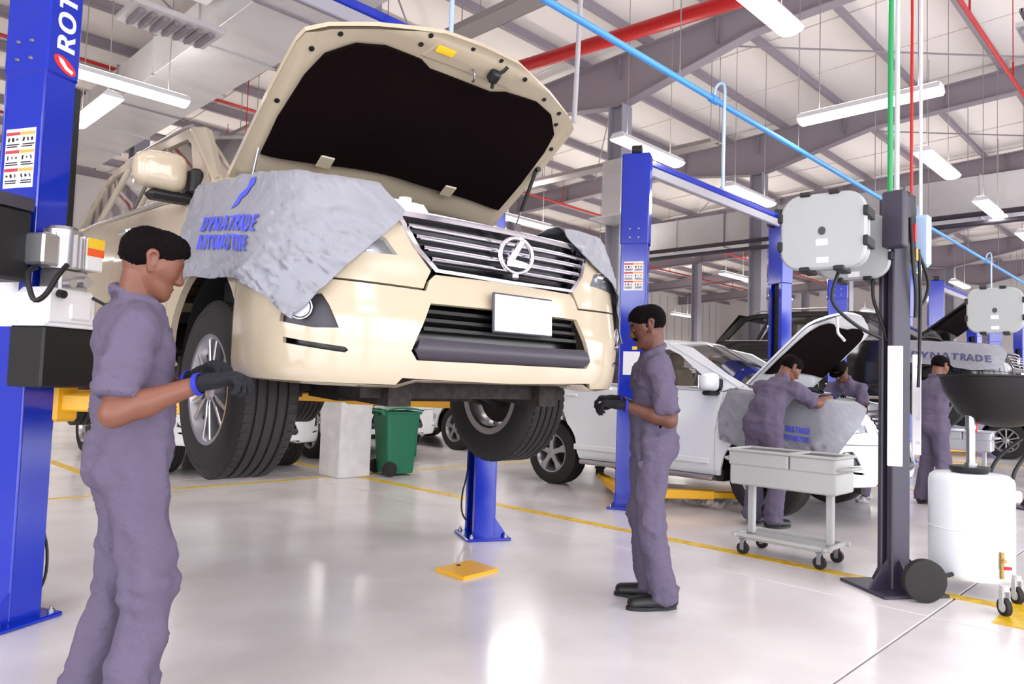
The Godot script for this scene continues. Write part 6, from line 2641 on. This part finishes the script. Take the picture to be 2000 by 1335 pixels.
func oil_drainer() -> void:
	var at := on_y(1896, 1152, 0.0)
	var o := thing("oil_drainer", "white oil drain barrel on castors with a black funnel on a pole", "oil drainer", at)
	var b := MB.new()
	b.lathe([Vector2(0.0, 0.10), Vector2(0.225, 0.10), Vector2(0.240, 0.115), Vector2(0.243, 0.13), Vector2(0.243, 0.40), Vector2(0.247, 0.405), Vector2(0.243, 0.41), Vector2(0.243, 0.70), Vector2(0.236, 0.73), Vector2(0.21, 0.752), Vector2(0.0, 0.765)], Transform3D(), 40)
	part(o, "drum", b, M.barrel_white)
	b = MB.new()
	b.lathe([Vector2(0.0, 0.755), Vector2(0.10, 0.757), Vector2(0.115, 0.775), Vector2(0.118, 0.80), Vector2(0.11, 0.80), Vector2(0.0, 0.79)], Transform3D(Basis(), Vector3(-0.03, 0, 0)), 24)
	part(o, "filler_cap", b, M.black_plastic)
	b = MB.new()
	b.cyl(Vector3(0.0, 0.76, 0), Vector3(0.0, 1.14, 0), 0.026, -1, 16)
	b.cyl(Vector3(0.0, 0.78, 0), Vector3(0.0, 0.82, 0), 0.036, -1, 16)
	b.cyl(Vector3(0.0, 1.04, 0), Vector3(0.0, 1.15, 0), 0.031, -1, 16)
	var st := part(o, "pole", b, M.steel)
	b = MB.new()
	b.rbox(Vector3(0.045, 1.06, 0.02), Vector3(0.02, 0.09, 0.02), 0.004)
	part(st, "red_lever", b, M.red_plastic)
	# funnel: a wide oval bowl off to one side of the pole
	b = MB.new()
	var off := cam_basis.x * Vector3(1, 0, 1)
	off = off.normalized() * 0.20
	var prof := [Vector2(0.05, 1.06), Vector2(0.12, 1.075), Vector2(0.23, 1.14), Vector2(0.30, 1.28), Vector2(0.33, 1.38), Vector2(0.345, 1.385), Vector2(0.345, 1.395), Vector2(0.32, 1.39), Vector2(0.28, 1.28), Vector2(0.20, 1.15), Vector2(0.0, 1.10)]
	b.lathe(prof, Transform3D(Basis.from_scale(Vector3(1.08, 1, 1.08)), off), 40)
	part(o, "funnel", b, M.black_plastic)
	# tap with red handle
	var fr := -cam_basis.z
	fr = -Vector3(fr.x, 0, fr.z).normalized()
	var sd := Vector3(cam_basis.x.x, 0, cam_basis.x.z).normalized()
	b = MB.new()
	var tp := fr * 0.25 + sd * 0.035
	b.cyl(tp + Vector3(0, 0.30, 0), tp + Vector3(0, 0.20, 0), 0.014, -1, 10)
	b.cyl(tp - fr * 0.02 + Vector3(0, 0.25, 0), tp + fr * 0.03 + Vector3(0, 0.25, 0), 0.012, -1, 10)
	b.cyl(tp + Vector3(0, 0.20, 0), tp + Vector3(0, 0.14, 0), 0.011, -1, 10)
	var tap := part(o, "tap", b, M.brass)
	b = MB.new()
	b.rbox(tp + sd * 0.03 + Vector3(0, 0.205, 0) + fr * 0.01, Vector3(0.05, 0.02, 0.02), 0.005, Basis(sd, Vector3.UP, fr))
	part(tap, "tap_handle", b, M.red_plastic)
	# handle
	b = MB.new()
	for s in [0.0, 1.0]:
		var p0: Vector3 = sd * 0.20 + fr * (0.10 - s * 0.22) + Vector3(0, 0.66, 0)
		b.tube(smooth_path([p0, p0 + Vector3(0, 0.12, 0) + sd * 0.02, p0 + Vector3(0, 0.22, 0) + sd * 0.09, p0 + Vector3(0, 0.32, 0) + sd * 0.22], 5), 0.012, 8)
	part(o, "handle", b, M.black_plastic)
	b = MB.new()
	b.rbox(sd * 0.20 + fr * 0.14 + Vector3(0, 0.63, 0), Vector3(0.05, 0.07, 0.06), 0.01, Basis(sd, Vector3.UP, fr))
	part(o, "handle_bracket", b, M.barrel_white)
	# big rear wheel, small castors
	b = MB.new()
	var wc := on_y(1805, 1176, 0.0) - at
	wc = wc + Vector3(0, 0.13, 0)
	b.lathe([Vector2(0.0, -0.025), Vector2(0.10, -0.028), Vector2(0.128, -0.022), Vector2(0.13, 0.0), Vector2(0.128, 0.022), Vector2(0.10, 0.028), Vector2(0.0, 0.02)], Transform3D(Basis(-sd, fr, Vector3.UP), wc), 32)
	b.cyl(wc, wc + (Vector3(0, 0.13, 0) - wc) * Vector3(0.6, 0, 0.6), 0.014, -1, 8)
	part(o, "big_wheel", b, M.rubber)
	for q in [[1962, 1202], [1986, 1178]]:
		b = MB.new()
		var cp := on_y(q[0], q[1], 0.0) - at + Vector3(0, 0.05, 0)
		b.cyl(cp - sd * 0.014 , cp + sd * 0.014, 0.05, -1, 20)
		var cw := part(o, "castor", b, M.rubber)
		b = MB.new()
		b.cyl(cp - sd * 0.016, cp + sd * 0.016, 0.03, -1, 16)
		for s in [-1, 1]:
			b.box(cp + sd * 0.02 * s + Vector3(0, 0.04, 0), Vector3(0.005, 0.11, 0.035), Basis(sd, Vector3.UP, fr))
		b.cyl(cp + Vector3(0, 0.09, 0), cp + Vector3(0, 0.12, 0), 0.025, -1, 12)
		part(cw, "castor_fork", b, M.pale_grey)


# ---------------------------------------------------------------- other cars and the background

func floor_car(at: Vector3, turn_deg: float, lift := 0.0, pitch := 0.0) -> Transform3D:
	return Transform3D(Basis.from_euler(Vector3(deg_to_rad(pitch), deg_to_rad(turn_deg), 0)), at + Vector3.UP * lift)


func build_other_cars() -> void:
	# white car in the second bay, hood open
	var xb := floor_car(Vector3(7.86, 0, -3.28), 0.0)
	car("white_car", "white off-road car on the floor with its hood propped open", xb, {"paint": M.white_paint, "inner": M.white_paint, "hood": 44.0, "wheel": 1, "low": true, "group": "white cars"})
	var ol := V2([[0.30, -0.28], [1.2, -0.2], [1.60, -0.10], [1.78, 0.05], [1.60, 0.25], [1.42, 0.48], [1.25, 0.62], [1.05, 0.56], [0.80, 0.66], [0.45, 0.56], [0.2, 0.50], [0.15, 0.25]])
	var w := wing_cover(xb, -1.0, ol, "grey cloth with blue print over the white car's wing", "grey wing covers", 0.5, 0.04)
	print_on(w, -1.0, "DYNATRADE", 0.08, Vector2(0.98, 0.31), Vector2(1, 0.0), Vector2(0, -1), M.print_blue, 0.34)
	print_on(w, -1.0, "AUTOMOTIVE", 0.07, Vector2(0.98, 0.39), Vector2(1, 0.0), Vector2(0, -1), M.print_blue, 0.34)
	# dark car raised in the third bay
	var xc := floor_car(Vector3(13.35, 0, -3.2), 0.0, 0.86)
	car("dark_car", "dark grey off-road car raised on a far lift with its hood open", xc, {"paint": M.dark_paint, "inner": M.dark_paint, "hood": 38.0, "wheel": 2, "low": true, "drop": 0.1})
	var ol2 := V2([[0.2, -0.2], [1.2, -0.2], [1.75, -0.05], [1.80, 0.10], [1.55, 0.36], [1.2, 0.40], [0.7, 0.36], [0.15, 0.34]])
	w = wing_cover(xc, -1.0, ol2, "pale cloth reading DYNATRADE over the raised dark car's wing", "grey wing covers", 0.5, 0.04)
	print_on(w, -1.0, "DYNATRADE", 0.13, Vector2(0.9, 0.22), Vector2(1, 0.0), Vector2(0, -1), M.print_dark, 1.15)
	# grey car in the fourth bay
	var xd := floor_car(Vector3(18.8, 0, -3.3), 0.0)
	car("grey_car", "grey car on the floor beyond the oil drainer's funnel", xd, {"paint": M.silver_paint, "inner": M.silver_paint, "hood": 30.0, "wheel": 3, "low": true})
	w = wing_cover(xd, -1.0, ol2, "pale cloth over the grey car's wing behind the black funnel", "grey wing covers", 0.5, 0.04)
	print_on(w, -1.0, "DYNATRADE", 0.13, Vector2(0.9, 0.22), Vector2(1, 0.0), Vector2(0, -1), M.print_dark, 1.15)
	# cars parked along the back: one built, the others copies of it
	var first: Node3D = null
	for a in [[4.3, -9.4, "white off-road car parked behind the mechanic at the wheel"], [6.75, -9.95, "white car parked behind the pillar plinth and the green bin"], [9.65, -9.95, "white car parked behind the middle blue lift post"], [-0.6, -9.6, "white car parked at the back, left of the blue lift"], [15.2, -10.2, "white car parked behind the bending mechanic's bay"], [20.6, -10.0, "white car parked far behind the dispenser post"]]:
		var xf := floor_car(Vector3(a[0], 0, a[1]), 0.0)
		if first == null:
			first = car("parked_white_car", a[2], xf, {"paint": M.white_paint, "wheel": 1, "low": true, "group": "white cars"})
			continue
		var c: Node3D = first.duplicate()
		c.name = numbered("parked_white_car")
		add_child(c)
		c.transform = xf
		c.set_meta("label", a[2])


func crumpled_film(at: Vector3, w: float, l: float, seed_no: int, label: String) -> void:
	var nz := FastNoiseLite.new()
	nz.seed = seed_no
	nz.frequency = 1.0
	var rows := []
	for a in 22:
		var row := PackedVector3Array()
		for k in 22:
			var x := (k / 21.0 - 0.5) * w
			var z := (a / 21.0 - 0.5) * l
			var edge := 1.0 - 0.18 * nz.get_noise_2d(x * 9.0, z * 9.0)
			row.append(at + Vector3(x * edge, 0.012 + absf(nz.get_noise_2d(x * 7.0 + 5.0, z * 7.0)) * 0.16, z * edge))
		rows.append(row)
	var b := MB.new()
	b.grid(rows, false, true)
	single("plastic_film", b, M.clear_film, label, "plastic film", "crumpled plastic films")


func shelf_unit(at: Vector3, turn: float, label: String, rows: int) -> void:
	var o := thing("shelf_unit", label, "shelves", at, turn, "white shelf units along the back")
	var b := MB.new()
	for sx in [-1, 1]:
		for sz in [-1, 1]:
			b.box(Vector3(sx * 0.98, 1.0, sz * 0.23), Vector3(0.04, 2.0, 0.04))
	part(o, "frame", b, M.pale_grey)
	for k in rows:
		b = MB.new()
		b.rbox(Vector3(0, 0.15 + k * 1.8 / (rows - 1), 0), Vector3(2.0, 0.03, 0.5), 0.005)
		part(o, "shelf", b, M.label_white)


func build_background() -> void:
	crumpled_film(on_y(1375, 985, 0.0), 0.5, 0.6, 3, "crumpled clear plastic film on the floor beside the white car's sill")
	crumpled_film(on_y(1640, 975, 0.0), 0.4, 0.7, 4, "crumpled clear plastic film on the floor in front of the white car's wheel")
	var rng := RandomNumberGenerator.new()
	rng.seed = 11
	var cols := [M.label_white, M.pale_grey, M.steel_grey, M.column_grey, M.silver_paint, M.label_white, M.blue_print]
	for k in 6:
		var at := Vector3(8.0 + k * 3.4, 0, -14.6 - (k % 2) * 0.5)
		shelf_unit(at, 0.0, "white shelf unit with stored boxes along the back aisle", 4)
		for r in 4:
			var x := -0.85
			while x < 0.75:
				var w := rng.randf_range(0.2, 0.5)
				var h := rng.randf_range(0.15, 0.38)
				if x + w > 0.93:
					break
				var b := MB.new()
				b.rbox(at + Vector3(x + w / 2, 0.165 + r * 0.6 + h / 2, 0), Vector3(w - 0.02, h, 0.36), 0.01)
				var ci := rng.randi() % cols.size()
				single("storage_box", b, cols[ci], ["white", "pale grey", "mid grey", "blue-grey", "silver", "white", "blue"][ci] + " storage box on the " + ["bottom", "second", "third", "top"][r] + " shelf of a white unit in the back aisle", "box", "boxes on the back shelves")
				x += w + rng.randf_range(0.0, 0.15)
	# white wall cabinets further back
	for k in 5:
		var o := thing("wall_cabinet", "white cabinet standing against the far wall", "cabinet", Vector3(-3.0 + k * 2.1, 0, -23.4), 0.0, "white cabinets at the far wall")
		var b := MB.new()
		b.rbox(Vector3(0, 1.0, 0), Vector3(1.2, 2.0, 0.5), 0.01)
		part(o, "body", b, M.label_white)
		for s in [-1, 1]:
			b = MB.new()
			b.rbox(Vector3(s * 0.295, 1.0, 0.255), Vector3(0.57, 1.9, 0.02), 0.006)
			var d := part(o, "door", b, M.wall_white)
			b = MB.new()
			b.rbox(Vector3(s * 0.05, 1.0, 0.275), Vector3(0.02, 0.16, 0.02), 0.005)
			part(d, "handle", b, M.steel)


func _ready() -> void:
	font = SystemFont.new()
	font.font_names = PackedStringArray(["Droid Sans"])
	font.font_weight = 700
	set_view()
	make_materials()
	build_lights()
	build_structure()
	build_services()
	build_main_car()
	build_lifts()
	build_other_cars()
	build_people()
	build_equipment()
	build_background()
